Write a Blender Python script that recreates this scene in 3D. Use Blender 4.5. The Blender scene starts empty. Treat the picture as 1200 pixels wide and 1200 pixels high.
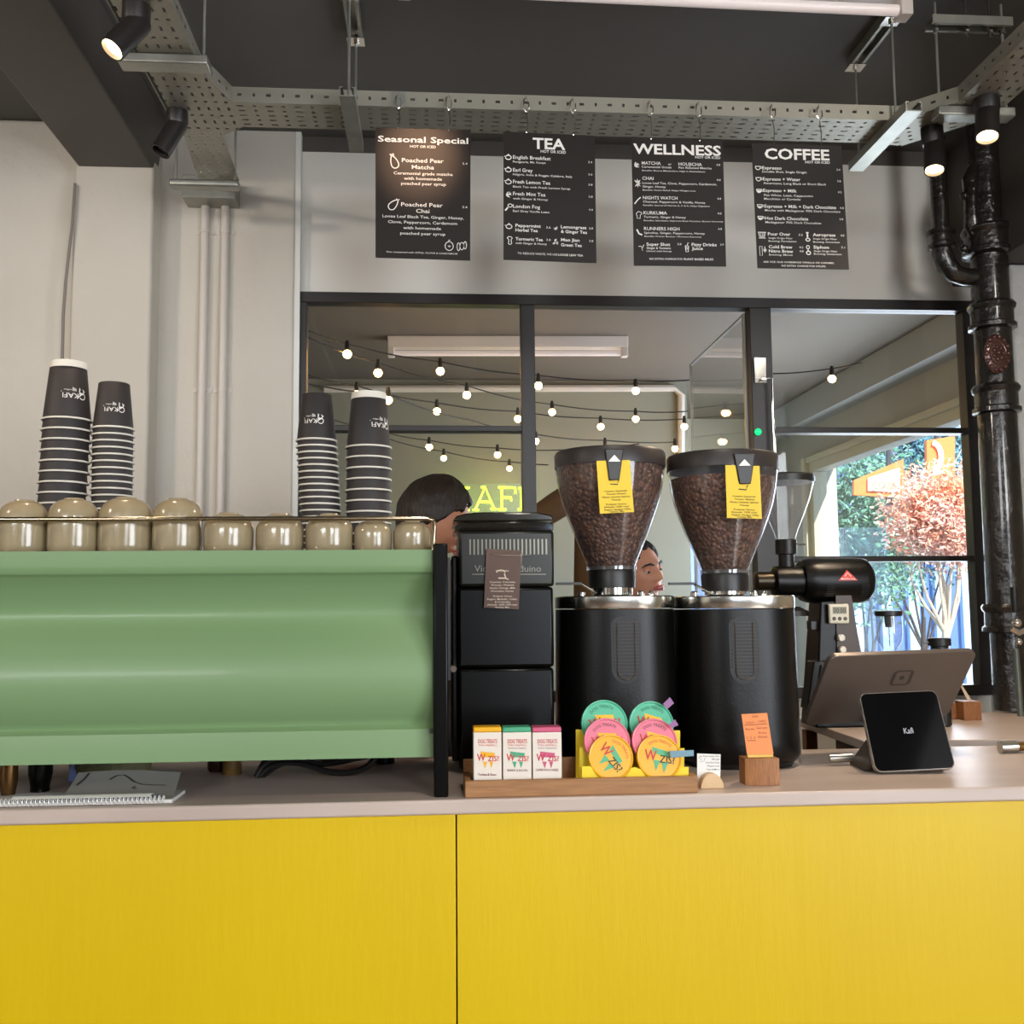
import bpy, bmesh, math, random
from math import sin, cos, pi, radians, sqrt, atan2
from mathutils import Vector, Matrix
random.seed(7)
SC = bpy.context.scene
COL = SC.collection

# ------------------------------------------------------------------ camera
CZ = 1.412
A_, P_, R_ = radians(4.35), radians(5.2), .009
FW = Vector((sin(A_)*cos(P_), cos(A_)*cos(P_), sin(P_)))
r0 = Vector((cos(A_), -sin(A_), 0)); u0 = Vector((-sin(A_)*sin(P_), -cos(A_)*sin(P_), cos(P_)))
RT = r0*cos(R_) - u0*sin(R_); UP = u0*cos(R_) + r0*sin(R_)
CO = Vector((0, 0, CZ))
cam = bpy.data.cameras.new('camera'); camo = bpy.data.objects.new('camera', cam); COL.objects.link(camo)
cam.sensor_width = 36; cam.lens = 36.0; cam.clip_start = .02; cam.clip_end = 200
M3 = Matrix((RT, UP, -FW)).transposed()
camo.matrix_world = Matrix.Translation(CO) @ M3.to_4x4()
SC.camera = camo

def ray(px, py): return FW + RT*((px-600)/1200) - UP*((py-600)/1200)
def at(px, py, Y):                       # survey: a sight line met with the vertical plane at depth Y
    d = ray(px, py); return CO + d*(Y/d.y)
def atz(px, py, Z=1.1):                  # ... or with a level plane
    d = ray(px, py); return CO + d*((Z-CZ)/d.z)
def sc(px, py, Y): return Y/ray(px, py).y/1200

# ------------------------------------------------------------------ materials
def lin(c):
    c = c/255.0
    return c/12.92 if c <= .04045 else ((c+.055)/1.055)**2.4
def rgb(r, g, b): return (lin(r), lin(g), lin(b), 1)
_m = {}
def mat(name, col, rough=.5, metal=0, bump=None, var=None, coat=0, emit=0, spec=None, sub=None, stretch=None, trans=0, ecol=None):
    if name in _m: return _m[name]
    m = bpy.data.materials.new(name); m.use_nodes = True
    nt = m.node_tree; b = nt.nodes['Principled BSDF']
    b.inputs['Base Color'].default_value = col; b.inputs['Roughness'].default_value = rough
    b.inputs['Metallic'].default_value = metal
    if spec is not None: b.inputs['Specular IOR Level'].default_value = spec
    if coat: b.inputs['Coat Weight'].default_value = coat; b.inputs['Coat Roughness'].default_value = .08
    if emit: b.inputs['Emission Color'].default_value = ecol or col; b.inputs['Emission Strength'].default_value = emit
    if sub: b.inputs['Subsurface Weight'].default_value = sub; b.inputs['Subsurface Radius'].default_value = (.01, .004, .002)
    if bump or var:
        tc = nt.nodes.new('ShaderNodeTexCoord'); mp = nt.nodes.new('ShaderNodeMapping')
        nt.links.new(tc.outputs['Object'], mp.inputs['Vector'])
        if stretch: mp.inputs['Scale'].default_value = stretch
    if bump:
        n = nt.nodes.new('ShaderNodeTexNoise'); n.inputs['Scale'].default_value = bump[0]; n.inputs['Detail'].default_value = 5
        bp = nt.nodes.new('ShaderNodeBump'); bp.inputs['Strength'].default_value = bump[1]; bp.inputs['Distance'].default_value = bump[2] if len(bump) > 2 else .01
        nt.links.new(mp.outputs[0], n.inputs['Vector']); nt.links.new(n.outputs['Fac'], bp.inputs['Height']); nt.links.new(bp.outputs[0], b.inputs['Normal'])
    if var:                               # (scale, second colour, contrast)
        n = nt.nodes.new('ShaderNodeTexNoise'); n.inputs['Scale'].default_value = var[0]; n.inputs['Detail'].default_value = 6
        cr = nt.nodes.new('ShaderNodeValToRGB'); cr.color_ramp.elements[0].position = .5-var[2]; cr.color_ramp.elements[1].position = .5+var[2]
        cr.color_ramp.elements[0].color = col; cr.color_ramp.elements[1].color = var[1]
        nt.links.new(mp.outputs[0], n.inputs['Vector']); nt.links.new(n.outputs['Fac'], cr.inputs[0]); nt.links.new(cr.outputs[0], b.inputs['Base Color'])
    _m[name] = m; return m

def glass(name, tint=(1, 1, 1, 1), base=.04, rough=.02, diff=0):
    if name in _m: return _m[name]
    m = bpy.data.materials.new(name); m.use_nodes = True; nt = m.node_tree; nt.nodes.clear()
    out = nt.nodes.new('ShaderNodeOutputMaterial'); mx = nt.nodes.new('ShaderNodeMixShader')
    t = nt.nodes.new('ShaderNodeBsdfTransparent'); t.inputs[0].default_value = tint
    g = nt.nodes.new('ShaderNodeBsdfGlossy'); g.inputs['Roughness'].default_value = rough
    lw = nt.nodes.new('ShaderNodeLayerWeight'); lw.inputs[0].default_value = .5
    p = nt.nodes.new('ShaderNodeMath'); p.operation = 'POWER'; p.inputs[1].default_value = 5
    ma = nt.nodes.new('ShaderNodeMath'); ma.operation = 'MULTIPLY_ADD'; ma.inputs[1].default_value = 1-base; ma.inputs[2].default_value = base
    nt.links.new(lw.outputs['Facing'], p.inputs[0]); nt.links.new(p.outputs[0], ma.inputs[0]); nt.links.new(ma.outputs[0], mx.inputs[0])
    src = t
    if diff:
        d = nt.nodes.new('ShaderNodeBsdfDiffuse'); m2 = nt.nodes.new('ShaderNodeMixShader'); m2.inputs[0].default_value = diff
        nt.links.new(t.outputs[0], m2.inputs[1]); nt.links.new(d.outputs[0], m2.inputs[2]); src = m2
    nt.links.new(src.outputs[0], mx.inputs[1]); nt.links.new(g.outputs[0], mx.inputs[2]); nt.links.new(mx.outputs[0], out.inputs[0])
    _m[name] = m; return m

W_PLASTER = mat('white_painted_plaster', rgb(212, 206, 194), .6, bump=(9, .35, .03), var=(2.2, rgb(200, 193, 180), .25))
W_BULK = mat('white_painted_board', rgb(230, 227, 219), .55, bump=(30, .06))
CEIL = mat('dark_grey_ceiling_paint', rgb(100, 99, 96), .55, bump=(14, .15))
BEAM = mat('dark_grey_beam_paint', rgb(84, 78, 73), .5, bump=(8, .2))
YEL = mat('yellow_painted_plywood', rgb(226, 192, 2), .42, bump=(26, .3, .006), var=(3, rgb(218, 182, 2), .3), stretch=(1, 1, .18))
CTOP = mat('greige_laminate', rgb(206, 188, 176), .36, var=(7, rgb(190, 172, 160), .25), bump=(60, .04), stretch=(.5, 2, 1))
CEDGE = mat('worktop_edge', rgb(186, 176, 160), .5, var=(40, rgb(165, 153, 138), .3), stretch=(.3, 1, 3))
WOODF = mat('brown_floor_boards', rgb(98, 72, 50), .4, var=(5, rgb(74, 52, 34), .3), stretch=(1, 8, 1))
STEEL = mat('galvanised_steel', rgb(176, 176, 166), .38, .75, bump=(50, .08), var=(18, rgb(150, 150, 142), .3))
CHROME = mat('polished_chrome', rgb(225, 222, 215), .12, 1)
SILVER = mat('brushed_silver', rgb(205, 206, 200), .28, 1, bump=(80, .05), stretch=(.1, .1, 8))
BLACKP = mat('black_plastic', rgb(17, 16, 15), .4)
BLACKG = mat('glossy_black_metal', rgb(7, 7, 6), .24, spec=.25)
BLACKM = mat('black_powder_coat', rgb(8, 8, 7), .34, spec=.28, bump=(200, .04))
FRAME = mat('black_frame_paint', rgb(38, 34, 32), .4)
GREEN = mat('sage_green_enamel', rgb(124, 154, 108), .40, coat=.08)
MUG = mat('beige_glazed_stoneware', rgb(176, 158, 126), .2, coat=.6, var=(22, rgb(150, 136, 102), .3), bump=(60, .05))
CUPB = mat('matte_black_paper', rgb(47, 42, 41), .6)
CUPW = mat('white_paper_rim', rgb(232, 226, 212), .6)
PWHITE = mat('white_print', rgb(244, 240, 232), .6)
BOARD = mat('dark_brown_board', rgb(36, 29, 25), .45, spec=.3)
OAK = mat('oiled_wood', rgb(176, 128, 80), .5, var=(14, rgb(140, 96, 56), .3), bump=(30, .1), stretch=(1, 6, 10))
OAKV = mat('oiled_wood_upright_grain', rgb(178, 122, 74), .5, var=(40, rgb(132, 84, 46), .3), stretch=(8, 8, 1))
BIRCH = mat('pale_birch', rgb(222, 190, 148), .5, var=(20, rgb(204, 170, 126), .3))
PIPEM = mat('glossy_black_cast_iron', rgb(36, 32, 29), .2, coat=.5, bump=(34, .6, .012))
GLASSP = glass('window_glass', (.97, .98, .97, 1), .032)
GLASSH = glass('hopper_plastic', (.86, .84, .84, 1), .07, .05, .03)
GLASSC = glass('clear_glass', (.90, .93, .95, 1), .14, .03, .06)
PLASW = mat('cream_plastic', rgb(222, 214, 190), .4)
YCARD = mat('yellow_card', rgb(236, 200, 46), .55)
PRINTK = mat('black_print', rgb(40, 34, 28), .6)
SKIN = mat('skin', rgb(220, 158, 126), .5, sub=.1, var=(14, rgb(206, 140, 108), .3))
HAIR = mat('dark_brown_hair', rgb(38, 28, 20), .5, bump=(120, .5), stretch=(1, .3, .3))

# ------------------------------------------------------------------ mesh building
class MB:
    def __init__(s): s.v = []; s.f = []; s.tc = None
    def add(s, vs, fs, mi=0):
        o = len(s.v); s.v += [Vector(v) for v in vs]
        s.f += [(tuple(i+o for i in f), mi) for f in fs]; return s
    def box(s, x0, x1, y0, y1, z0, z1, mi=0):
        return s.add([(x0,y0,z0),(x1,y0,z0),(x1,y1,z0),(x0,y1,z0),(x0,y0,z1),(x1,y0,z1),(x1,y1,z1),(x0,y1,z1)],
            [(0,3,2,1),(4,5,6,7),(0,1,5,4),(1,2,6,5),(2,3,7,6),(3,0,4,7)], mi)
    def hexa(s, b, t, mi=0):               # bottom quad and top quad, four corners each
        return s.add(list(b)+list(t), [(0,3,2,1),(4,5,6,7),(0,1,5,4),(1,2,6,5),(2,3,7,6),(3,0,4,7)], mi)
    def bar(s, a, b, w, h, mi=0, up=(0,0,1)):    # rectangular bar between two points
        a = Vector(a); b = Vector(b); d = (b-a).normalized(); u = Vector(up); x = d.cross(u).normalized()*w/2; z = x.cross(d).normalized()*h/2
        return s.hexa([a-x-z, a+x-z, a+x+z, a-x+z], [b-x-z, b+x-z, b+x+z, b-x+z], mi)
    def prism(s, poly, fn, mi=0):          # poly of 2-D points; fn(u, v, k) -> 3-D point, k 0 / 1
        n = len(poly); vs = [fn(u, v, 0) for u, v in poly]+[fn(u, v, 1) for u, v in poly]
        fs = [tuple(range(n))[::-1], tuple(range(n, 2*n))]+[(i, (i+1) % n, (i+1) % n+n, i+n) for i in range(n)]
        return s.add(vs, fs, mi)
    def lathe(s, prof, c=(0,0,0), seg=32, axis='z', mi=0, ry=1, n=2, cap=True):   # prof of (radius, height); n: superellipse power
        c = Vector(c); vs = []; fs = []
        for r, h in prof:
            for k in range(seg):
                a = 2*pi*k/seg; ca, sa = cos(a), sin(a)
                if n != 2:
                    ca = math.copysign(abs(ca)**(2/n), ca); sa = math.copysign(abs(sa)**(2/n), sa)
                p = (r*ca, r*sa*ry, h)
                if axis == 'x': p = (h, r*ca, r*sa)
                elif axis == 'y': p = (r*ca, h, r*sa)
                elif isinstance(axis, Matrix): p = axis @ Vector(p)
                vs.append(c+Vector(p))
        for j in range(len(prof)-1):
            for k in range(seg):
                k2 = (k+1) % seg; fs.append((j*seg+k, j*seg+k2, (j+1)*seg+k2, (j+1)*seg+k))
        if cap:
            fs.append(tuple(range(seg))[::-1]); fs.append(tuple(range((len(prof)-1)*seg, len(prof)*seg)))
        return s.add(vs, fs, mi)
    def tube(s, pts, r, seg=8, mi=0, closed=False):
        pts = [Vector(p) for p in pts]; n = len(pts); rr = r if isinstance(r, (list, tuple)) else [r]*n
        vs = []; fs = []; prev = None
        for i, p in enumerate(pts):
            if closed: d = pts[(i+1) % n]-pts[i-1]
            else: d = pts[min(i+1, n-1)]-pts[max(i-1, 0)]
            d.normalize()
            if prev is None: x = d.orthogonal().normalized()
            else: x = (prev-d*prev.dot(d)); x = x.normalized() if x.length > 1e-6 else d.orthogonal().normalized()
            prev = x; y = d.cross(x)
            vs += [p+(x*cos(2*pi*k/seg)+y*sin(2*pi*k/seg))*rr[i] for k in range(seg)]
        m = n if closed else n-1
        for j in range(m):
            for k in range(seg):
                k2 = (k+1) % seg; j2 = (j+1) % n; fs.append((j*seg+k, j*seg+k2, j2*seg+k2, j2*seg+k))
        if not closed: fs.append(tuple(range(seg))[::-1]); fs.append(tuple(range((n-1)*seg, n*seg)))
        return s.add(vs, fs, mi)
    def ball(s, c, r, seg=16, rings=10, mi=0, sx=1, sy=1, sz=1):
        c = Vector(c); vs = [c+Vector((0,0,-r*sz))]; fs = []
        for j in range(1, rings):
            t = -pi/2+pi*j/rings
            vs += [c+Vector((r*sx*cos(t)*cos(2*pi*k/seg), r*sy*cos(t)*sin(2*pi*k/seg), r*sz*sin(t))) for k in range(seg)]
        vs.append(c+Vector((0,0,r*sz))); top = len(vs)-1
        for k in range(seg):
            k2 = (k+1) % seg; fs.append((0, 1+k2, 1+k))
            for j in range(rings-2): fs.append((1+j*seg+k, 1+j*seg+k2, 1+(j+1)*seg+k2, 1+(j+1)*seg+k))
            fs.append((top, 1+(rings-2)*seg+k, 1+(rings-2)*seg+k2))
        return s.add(vs, fs, mi)
    def map(s, fn, start=0):
        s.v[start:] = [Vector(fn(v)) for v in s.v[start:]]; return s
    def build(s, name, m, parent=None, bev=0, seg=2, flat=False, origin=None, ang=38, tc=None):
        if not isinstance(m, (list, tuple)): m = [m]
        if parent is not None: o = wloc(parent)
        elif origin is not None: o = Vector(origin)
        else:
            xs = [v.x for v in s.v]; ys = [v.y for v in s.v]; zs = [v.z for v in s.v]
            o = Vector(((min(xs)+max(xs))/2, (min(ys)+max(ys))/2, min(zs)))
        me = bpy.data.meshes.new(name)
        me.from_pydata([tuple(v-o) for v in s.v], [], [f for f, _ in s.f])
        for mm in m: me.materials.append(mm)
        me.polygons.foreach_set('material_index', [mi for _, mi in s.f])
        if tc:
            at_ = me.attributes.new('slot_uv', 'FLOAT_VECTOR', 'POINT'); at_.data.foreach_set('vector', [c for t in tc for c in t])
        if not flat:
            me.polygons.foreach_set('use_smooth', [True]*len(s.f)); me.update()
            me.set_sharp_from_angle(angle=radians(ang))
        me.update(); me.validate()
        bm = bmesh.new(); bm.from_mesh(me); bmesh.ops.recalc_face_normals(bm, faces=bm.faces); bm.to_mesh(me); bm.free()
        ob = bpy.data.objects.new(name, me); COL.objects.link(ob)
        if parent is not None: ob.parent = parent; ob.location = (0, 0, 0)
        else: ob.location = o
        if bev:
            bv = ob.modifiers.new('Bevel', 'BEVEL'); bv.width = bev; bv.segments = seg; bv.limit_method = 'ANGLE'; bv.angle_limit = radians(35)
        return ob
def wloc(o):
    p = Vector(o.location)
    while o.parent: o = o.parent; p += o.location
    return p
def tag(o, label, cat, group=None, kind=None):
    o['label'] = label; o['category'] = cat
    if group: o['group'] = group
    if kind: o['kind'] = kind
    return o
def thing(name, loc, label, cat, group=None):
    o = bpy.data.objects.new(name, None); COL.objects.link(o); o.location = loc; o.empty_display_size = .05
    return tag(o, label, cat, group)
def struct(o): o['kind'] = 'structure'; return o
def copy_tree(o, parent=None):
    c = o.copy(); COL.objects.link(c); c.parent = parent
    for ch in list(o.children): copy_tree(ch, c)
    return c
def lab(o, t): o['label'] = t; return o

# ------------------------------------------------------------------ lettering: flat outlines as meshes
_tx = {}
def text2d(s, bold=0):
    k = (s, bold)
    if k in _tx: return _tx[k]
    cu = bpy.data.curves.new('t', 'FONT'); cu.body = s; cu.size = 1; cu.resolution_u = 2; cu.offset = .0085*bold; cu.fill_mode = 'FRONT'
    ob = bpy.data.objects.new('t', cu); COL.objects.link(ob)
    dg = bpy.context.evaluated_depsgraph_get(); me = ob.evaluated_get(dg).to_mesh()
    vs = [(v.co.x, v.co.y) for v in me.vertices]; fs = [tuple(p.vertices) for p in me.polygons]
    ob.evaluated_get(dg).to_mesh_clear(); bpy.data.objects.remove(ob); bpy.data.curves.remove(cu)
    x0 = min(v[0] for v in vs); x1 = max(v[0] for v in vs)
    vs = [((x-x0)/(x1-x0), y/.73) for x, y in vs]      # width 0..1, cap height 0..1
    _tx[k] = (vs, fs); return _tx[k]
def put_text(mb, s, u0, u1, v, cap, fn, bold=0, mi=0):
    vs, fs = text2d(s, bold)
    mb.add([fn(u0+(u1-u0)*x, v-y*cap) for x, y in vs], fs, mi)
def stroke(mb, pts, w, fn, mi=0, closed=False):
    n = len(pts); L = []; 
    for i, p in enumerate(pts):
        a = pts[(i-1) % n] if closed or i > 0 else p; b = pts[(i+1) % n] if closed or i < n-1 else p
        dx, dy = b[0]-a[0], b[1]-a[1]; d = sqrt(dx*dx+dy*dy) or 1
        L.append((-dy/d*w/2, dx/d*w/2))
    vs = [fn(p[0]+o[0], p[1]+o[1]) for p, o in zip(pts, L)]+[fn(p[0]-o[0], p[1]-o[1]) for p, o in zip(pts, L)]
    m = n if closed else n-1
    mb.add(vs, [(i, (i+1) % n, (i+1) % n+n, i+n) for i in range(m)], mi)
def ell(cx, cy, rx, ry, n=20, a0=0, a1=2*pi, close=True):
    k = n if close else n-1
    return [(cx+rx*cos(a0+(a1-a0)*i/k), cy+ry*sin(a0+(a1-a0)*i/k)) for i in range(n)]
def poly2(mb, pts, fn, mi=0): mb.add([fn(u, v) for u, v in pts], [tuple(range(len(pts)))], mi)

# ================================================================== SETTING: this room
CT = 1.1                                    # counter top height
CEILZ = 2.88; YP = 3.13; YB = 3.09; YA = 3.0
struct(MB().box(-4, 2.6, -3.4, YP, -.1, 0).build('floor', WOODF))
struct(MB().box(-4, 2.6, -3.4, YP+.12, CEILZ, 3.0).build('ceiling', CEIL))
# wall with the glazed screen: board above the frame, dark band at its top, low wall below
xl = at(352, 400, YP).x; XR = 1.719
struct(MB().box(xl, 1.79, YP, YP+.1, 2.3755, 2.832).build('wall_back', W_BULK))
struct(MB().box(xl, 1.79, YP-.004, YP+.1, 2.832, CEILZ).build('trim_1', BEAM))
struct(MB().box(xl, 1.79, YP, YP+.1, 0, 1.12).build('wall_back_low', W_BULK))
struct(MB().box(1.74, 2.1, 2.90, YP-.002, 0, 2.428).build('trim_2', mat('white_rough_pier', rgb(232, 232, 228), .7, bump=(30, .6, .02)), bev=.006))
# stepped pillars to the left
xb0 = at(187, 300, YB).x; xb1 = at(345, 300, YB).x
struct(MB().box(xb0-.1, xb1, YB, YP+.1, 0, CEILZ).build('wall_left_recess', W_PLASTER, bev=.006))
struct(MB().box(xb1-.001, xl+.001, YB+.006, YP+.1, 0, CEILZ).build('trim_3', mat('pale_reveal_paint', rgb(232, 232, 226), .5)))
xa0 = at(84, 300, YA).x; xa1 = at(178, 300, YA).x
struct(MB().box(xa0, xa1, YA, YP+.1, 0, CEILZ).build('wall_left_pillar', W_PLASTER, bev=.008))
struct(MB().box(-4, xa0+.0, YA+.06, YP+.1, 0, CEILZ).build('wall_left_bay', W_PLASTER, bev=.01))
struct(MB().box(-4.1, -4, -3.4, YP+.1, 0, CEILZ).build('wall_left', W_PLASTER))
# beam
struct(MB().hexa([(-1.005,-3.4,2.712),(-.775,-3.4,2.712),(-.83,YA+.05,2.712),(-1.045,YA+.05,2.712)],[(-1.005,-3.4,CEILZ),(-.775,-3.4,CEILZ),(-.805,YA+.05,CEILZ),(-1.045,YA+.05,CEILZ)]).build('trim_4', BEAM, bev=.004))
# right: white return wall with dark boxed beam above
struct(MB().box(1.79, 2.1, 1.2, 2.898, 0, 2.43).build('wall_right', W_PLASTER, bev=.006))
struct(MB().box(1.68, 2.1, -3.4, YP+.1, 2.43, CEILZ).build('trim_5', BEAM, bev=.004))
b = MB(); b.box(2.5, 2.6, -3.4, 1.2, 0, .6); b.box(2.5, 2.6, -3.4, 1.2, 2.5, CEILZ); b.box(2.5, 2.6, -3.4, -2.5, .6, 2.5); b.box(2.5, 2.6, -.3, 1.2, .6, 2.5); struct(b.build('wall_right_front', W_PLASTER))
struct(MB().box(1.79, 2.6, 1.2, 1.3, 0, CEILZ).build('wall_right_return', W_PLASTER))
# shop front behind the viewer, with its window opening and high gaps added for the fill lamps
fw = MB(); fw.box(-4, 2.6, -3.4, -3.3, 0, .7); fw.box(-4, 2.6, -3.4, -3.3, 2.82, CEILZ); fw.box(-4, .8, -3.4, -3.3, .7, 2.1); fw.box(.8, 1.9, -3.4, -3.3, 2.04, 2.1); fw.box(-1.33, .95, -3.4, -3.3, 2.1, 2.82); fw.box(1.9, 2.6, -3.4, -3.3, .7, 2.82); fw.box(-4, -3.4, -3.4, -3.3, 2.1, 2.82)
struct(fw.build('wall_front', mat('brown_wall_paint', rgb(98, 84, 72), .7)))

# glazed screen
fy0, fy1 = YP-.02, YP+.03
fr = MB()
def fbar(x0, x1, z0, z1): fr.box(x0, x1, fy0, fy1, z0, z1)
xm0, xm1 = at(610, 400, YP).x, at(626, 400, YP).x
xp0, xp1 = at(877, 400, YP).x, at(902, 400, YP).x
xL0, xL1 = at(352, 400, YP).x, at(360, 400, YP).x
fbar(xL0, XR+.02, 2.345, 2.378); fbar(xL0, XR+.02, 1.12, 1.152)
fbar(xL0, xL1, 1.152, 2.345); fbar(xm0, xm1, 1.152, 2.345); fbar(xp0, xp1, 1.152, 2.345); fbar(XR-.02, XR+.02, 1.152, 2.345)
fbar(xL1, xm0, 1.945, 1.963); fbar(xp1, XR-.02, 1.945, 1.963); fbar(xp1, XR-.02, 1.538, 1.555)
f = struct(fr.build('window_1', FRAME, bev=.002))
pn = MB(); pn.box(xL1, xm0, YP, YP+.005, 1.152, 1.945); pn.box(xL1, xm0, YP, YP+.005, 1.963, 2.345)
for a, b in ((1.152, 1.538), (1.555, 1.945), (1.963, 2.345)): pn.box(xp1, XR-.02, YP, YP+.005, a, b)
pn.build('pane', GLASSP, f)
# the middle light stands open, swung into the room behind
lf = MB(); lf.box(.994, 1.000, 3.17, 3.86, 1.18, 2.335); 
lfo = lf.build('window_2', GLASSP); struct(lfo)
e = MB(); e.box(.992, 1.002, 3.855, 3.862, 1.175, 2.34); e.box(.992, 1.002, 3.17, 3.86, 2.333, 2.34); e.box(.990, 1.004, 3.155, 3.172, 1.175, 2.34)
e.build('edge_strip', mat('pale_edge_metal', rgb(170, 168, 160), .35, .6), lfo)
h = MB(); hx = 1.022; h.box(hx-.018, hx+.018, YP-.035, YP-.02, 2.10, 2.18); h.tube([(hx, YP-.05, 2.11), (hx+.03, YP-.055, 2.11), (hx+.032, YP-.05, 1.80)], .004)
h.build('window_latch', CHROME, f)
g = MB(); g.ball((1.01, YP-.03, 1.945), .011); g.build('status_lamp', mat('green_lamp', rgb(20, 190, 110), .3, emit=1.2), f)

# ================================================================== SETTING: the room behind
YF1, YF2, XW, CZ2 = 5.6, 6.75, 2.33, 2.66
W2 = mat('grey_green_paint', rgb(150, 150, 134), .7, bump=(12, .08))
W2B = mat('warm_grey_ceiling', rgb(112, 104, 94), .7, bump=(12, .08))
W2P = mat('pale_blue_grey_paint', rgb(176, 180, 182), .6)
struct(MB().box(-2.6, XW+.2, YP+.1, YF2+.1, -.1, 0).build('floor_back_room', WOODF))
struct(MB().box(-2.6, XW+.2, YP+.12, YF2+.1, CZ2, CZ2+.1).build('ceiling_back_room', W2B))
struct(MB().box(-2.6, 1.42, YF1, YF1+.1, 0, CZ2).build('wall_back_room_far', W2))
struct(MB().box(-2.6, -2.5, YP+.12, YF1, 0, CZ2).build('wall_back_room_left', W2))
struct(MB().box(1.32, 1.42, YF1+.1, YF2, 0, CZ2).build('wall_back_room_jog', W2))
# far wall of the jog with a garden window
b = MB(); b.box(1.42, 2.18, YF2, YF2+.1, 0, .55); b.box(1.42, 2.18, YF2, YF2+.1, 1.98, CZ2); b.box(1.42, 1.55, YF2, YF2+.1, .55, 1.98); b.box(2.18, XW+.2, YF2, YF2+.1, 0, CZ2)
struct(b.build('wall_back_room_end', mat('cream_paint', rgb(214, 210, 190), .6)))
b = MB(); b.box(1.55, 1.60, YF2-.02, YF2+.03, .55, 1.98); b.box(2.10, 2.18, YF2-.02, YF2+.03, .55, 1.98); b.box(1.60, 2.10, YF2-.02, YF2+.03, .55, .60); b.box(1.60, 2.10, YF2-.02, YF2+.03, 1.92, 1.98)
f3 = struct(b.build('window_3', mat('cream_frame', rgb(206, 198, 172), .5), bev=.003)); MB().box(1.60, 2.10, YF2, YF2+.005, .60, 1.92).build('pane', GLASSP, f3)
# side wall with the big street window
b = MB(); b.box(XW, XW+.15, YP+.12, YF2, 0, .78); b.box(XW, XW+.15, YP+.12, YF2, 2.27, CZ2); b.box(XW, XW+.15, 6.12, YF2, .78, 2.27); b.box(XW, XW+.15, YP+.12, 3.5, .78, 2.27)
struct(b.build('wall_street_side', mat('grey_lintel_paint', rgb(178, 174, 164), .7)))
struct(MB().box(XW-.12, XW, YP+.12, YF2, 2.50, CZ2).build('trim_6', W2P))
struct(MB().box(1.98, 2.48, YP+.12, YP+.24, 0, CZ2).build('trim_7', W2P))
CRM = _m['cream_frame']
b = MB(); b.box(XW-.03, XW+.06, 3.5, 6.12, 2.21, 2.27); b.box(XW-.03, XW+.06, 3.5, 6.12, .78, .83); b.box(XW-.03, XW+.06, 6.05, 6.12, .83, 2.21); b.box(XW-.03, XW+.06, 3.5, 3.57, .83, 2.21)
b.box(XW-.06, XW, 6.10, 6.16, .78, 2.30); b.box(XW-.05, XW, 3.5, 6.14, 2.265, 2.30)
f4 = struct(b.build('window_4', CRM, bev=.004)); MB().box(XW+.01, XW+.016, 3.57, 6.05, .83, 2.21).build('pane', GLASSP, f4)
struct(MB().box(XW-.22, XW, 3.3, 6.4, .72, .78).build('trim_8', mat('dark_sill', rgb(40, 44, 52), .4)))
# pale conduit on the far wall, running along and turning down
c0 = at(380, 456, YF1-.02); c1 = at(798, 455, YF1-.02); c2 = at(798, 560, YF1-.02)
tag(MB().tube([(c0.x, YF1-.022, c0.z), (c1.x-.04, YF1-.022, c1.z), (c1.x, YF1-.022, c1.z-.04), (c2.x, YF1-.022, c2.z)], .020, 8).build('conduit', mat('white_conduit', rgb(226, 218, 206), .5)),
    'pale square conduit running along the far wall behind the string lights and turning down', 'conduit')
# fluorescent fitting on the ceiling of the room behind
def batten(p0, p1, z, label, em):
    p0 = Vector((p0[0], p0[1], 0)); p1 = Vector((p1[0], p1[1], 0)); d = (p1-p0); l = d.length; d.normalize(); sd = Vector((-d.y, d.x, 0)); mid = (p0+p1)/2
    t = thing('fluorescent_light', (mid.x, mid.y, z-.09), label, 'ceiling light')
    q = lambda a, b_, c_: p0+d*a+sd*b_+Vector((0, 0, z+c_))
    MB().prism([(-.045, 0), (.045, 0), (.03, -.05), (-.03, -.05)], lambda u, v, k: q(0 if k == 0 else l, u, v)).build('fitting_body', mat('white_enamel', rgb(226, 220, 214), .4), t, bev=.003)
    MB().tube([q(.03, -.01, -.075), q(l-.03, -.01, -.075)], .013, 14).build('tube', mat('fluorescent_tube', rgb(240, 228, 224), .3, emit=em), t)
    for a in (0, l-.03): MB().hexa([q(a, -.03, -.093), q(a+.03, -.03, -.093), q(a+.03, .012, -.093), q(a, .012, -.093)], [q(a, -.03, -.04), q(a+.03, -.03, -.04), q(a+.03, .012, -.04), q(a, .012, -.04)]).build('end_cap', mat('white_plastic', rgb(232, 224, 216), .4), t, bev=.003)
batten(atz(455, 411, CZ2-.06), atz(735, 411, CZ2-.06), CZ2, 'white fluorescent batten on the ceiling of the room behind the glass', .15)
batten(atz(466, -5, CEILZ-.088), atz(1064, 22, CEILZ-.088), CEILZ, 'long white fluorescent batten on the dark ceiling at the top edge of the photo', .05)

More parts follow.
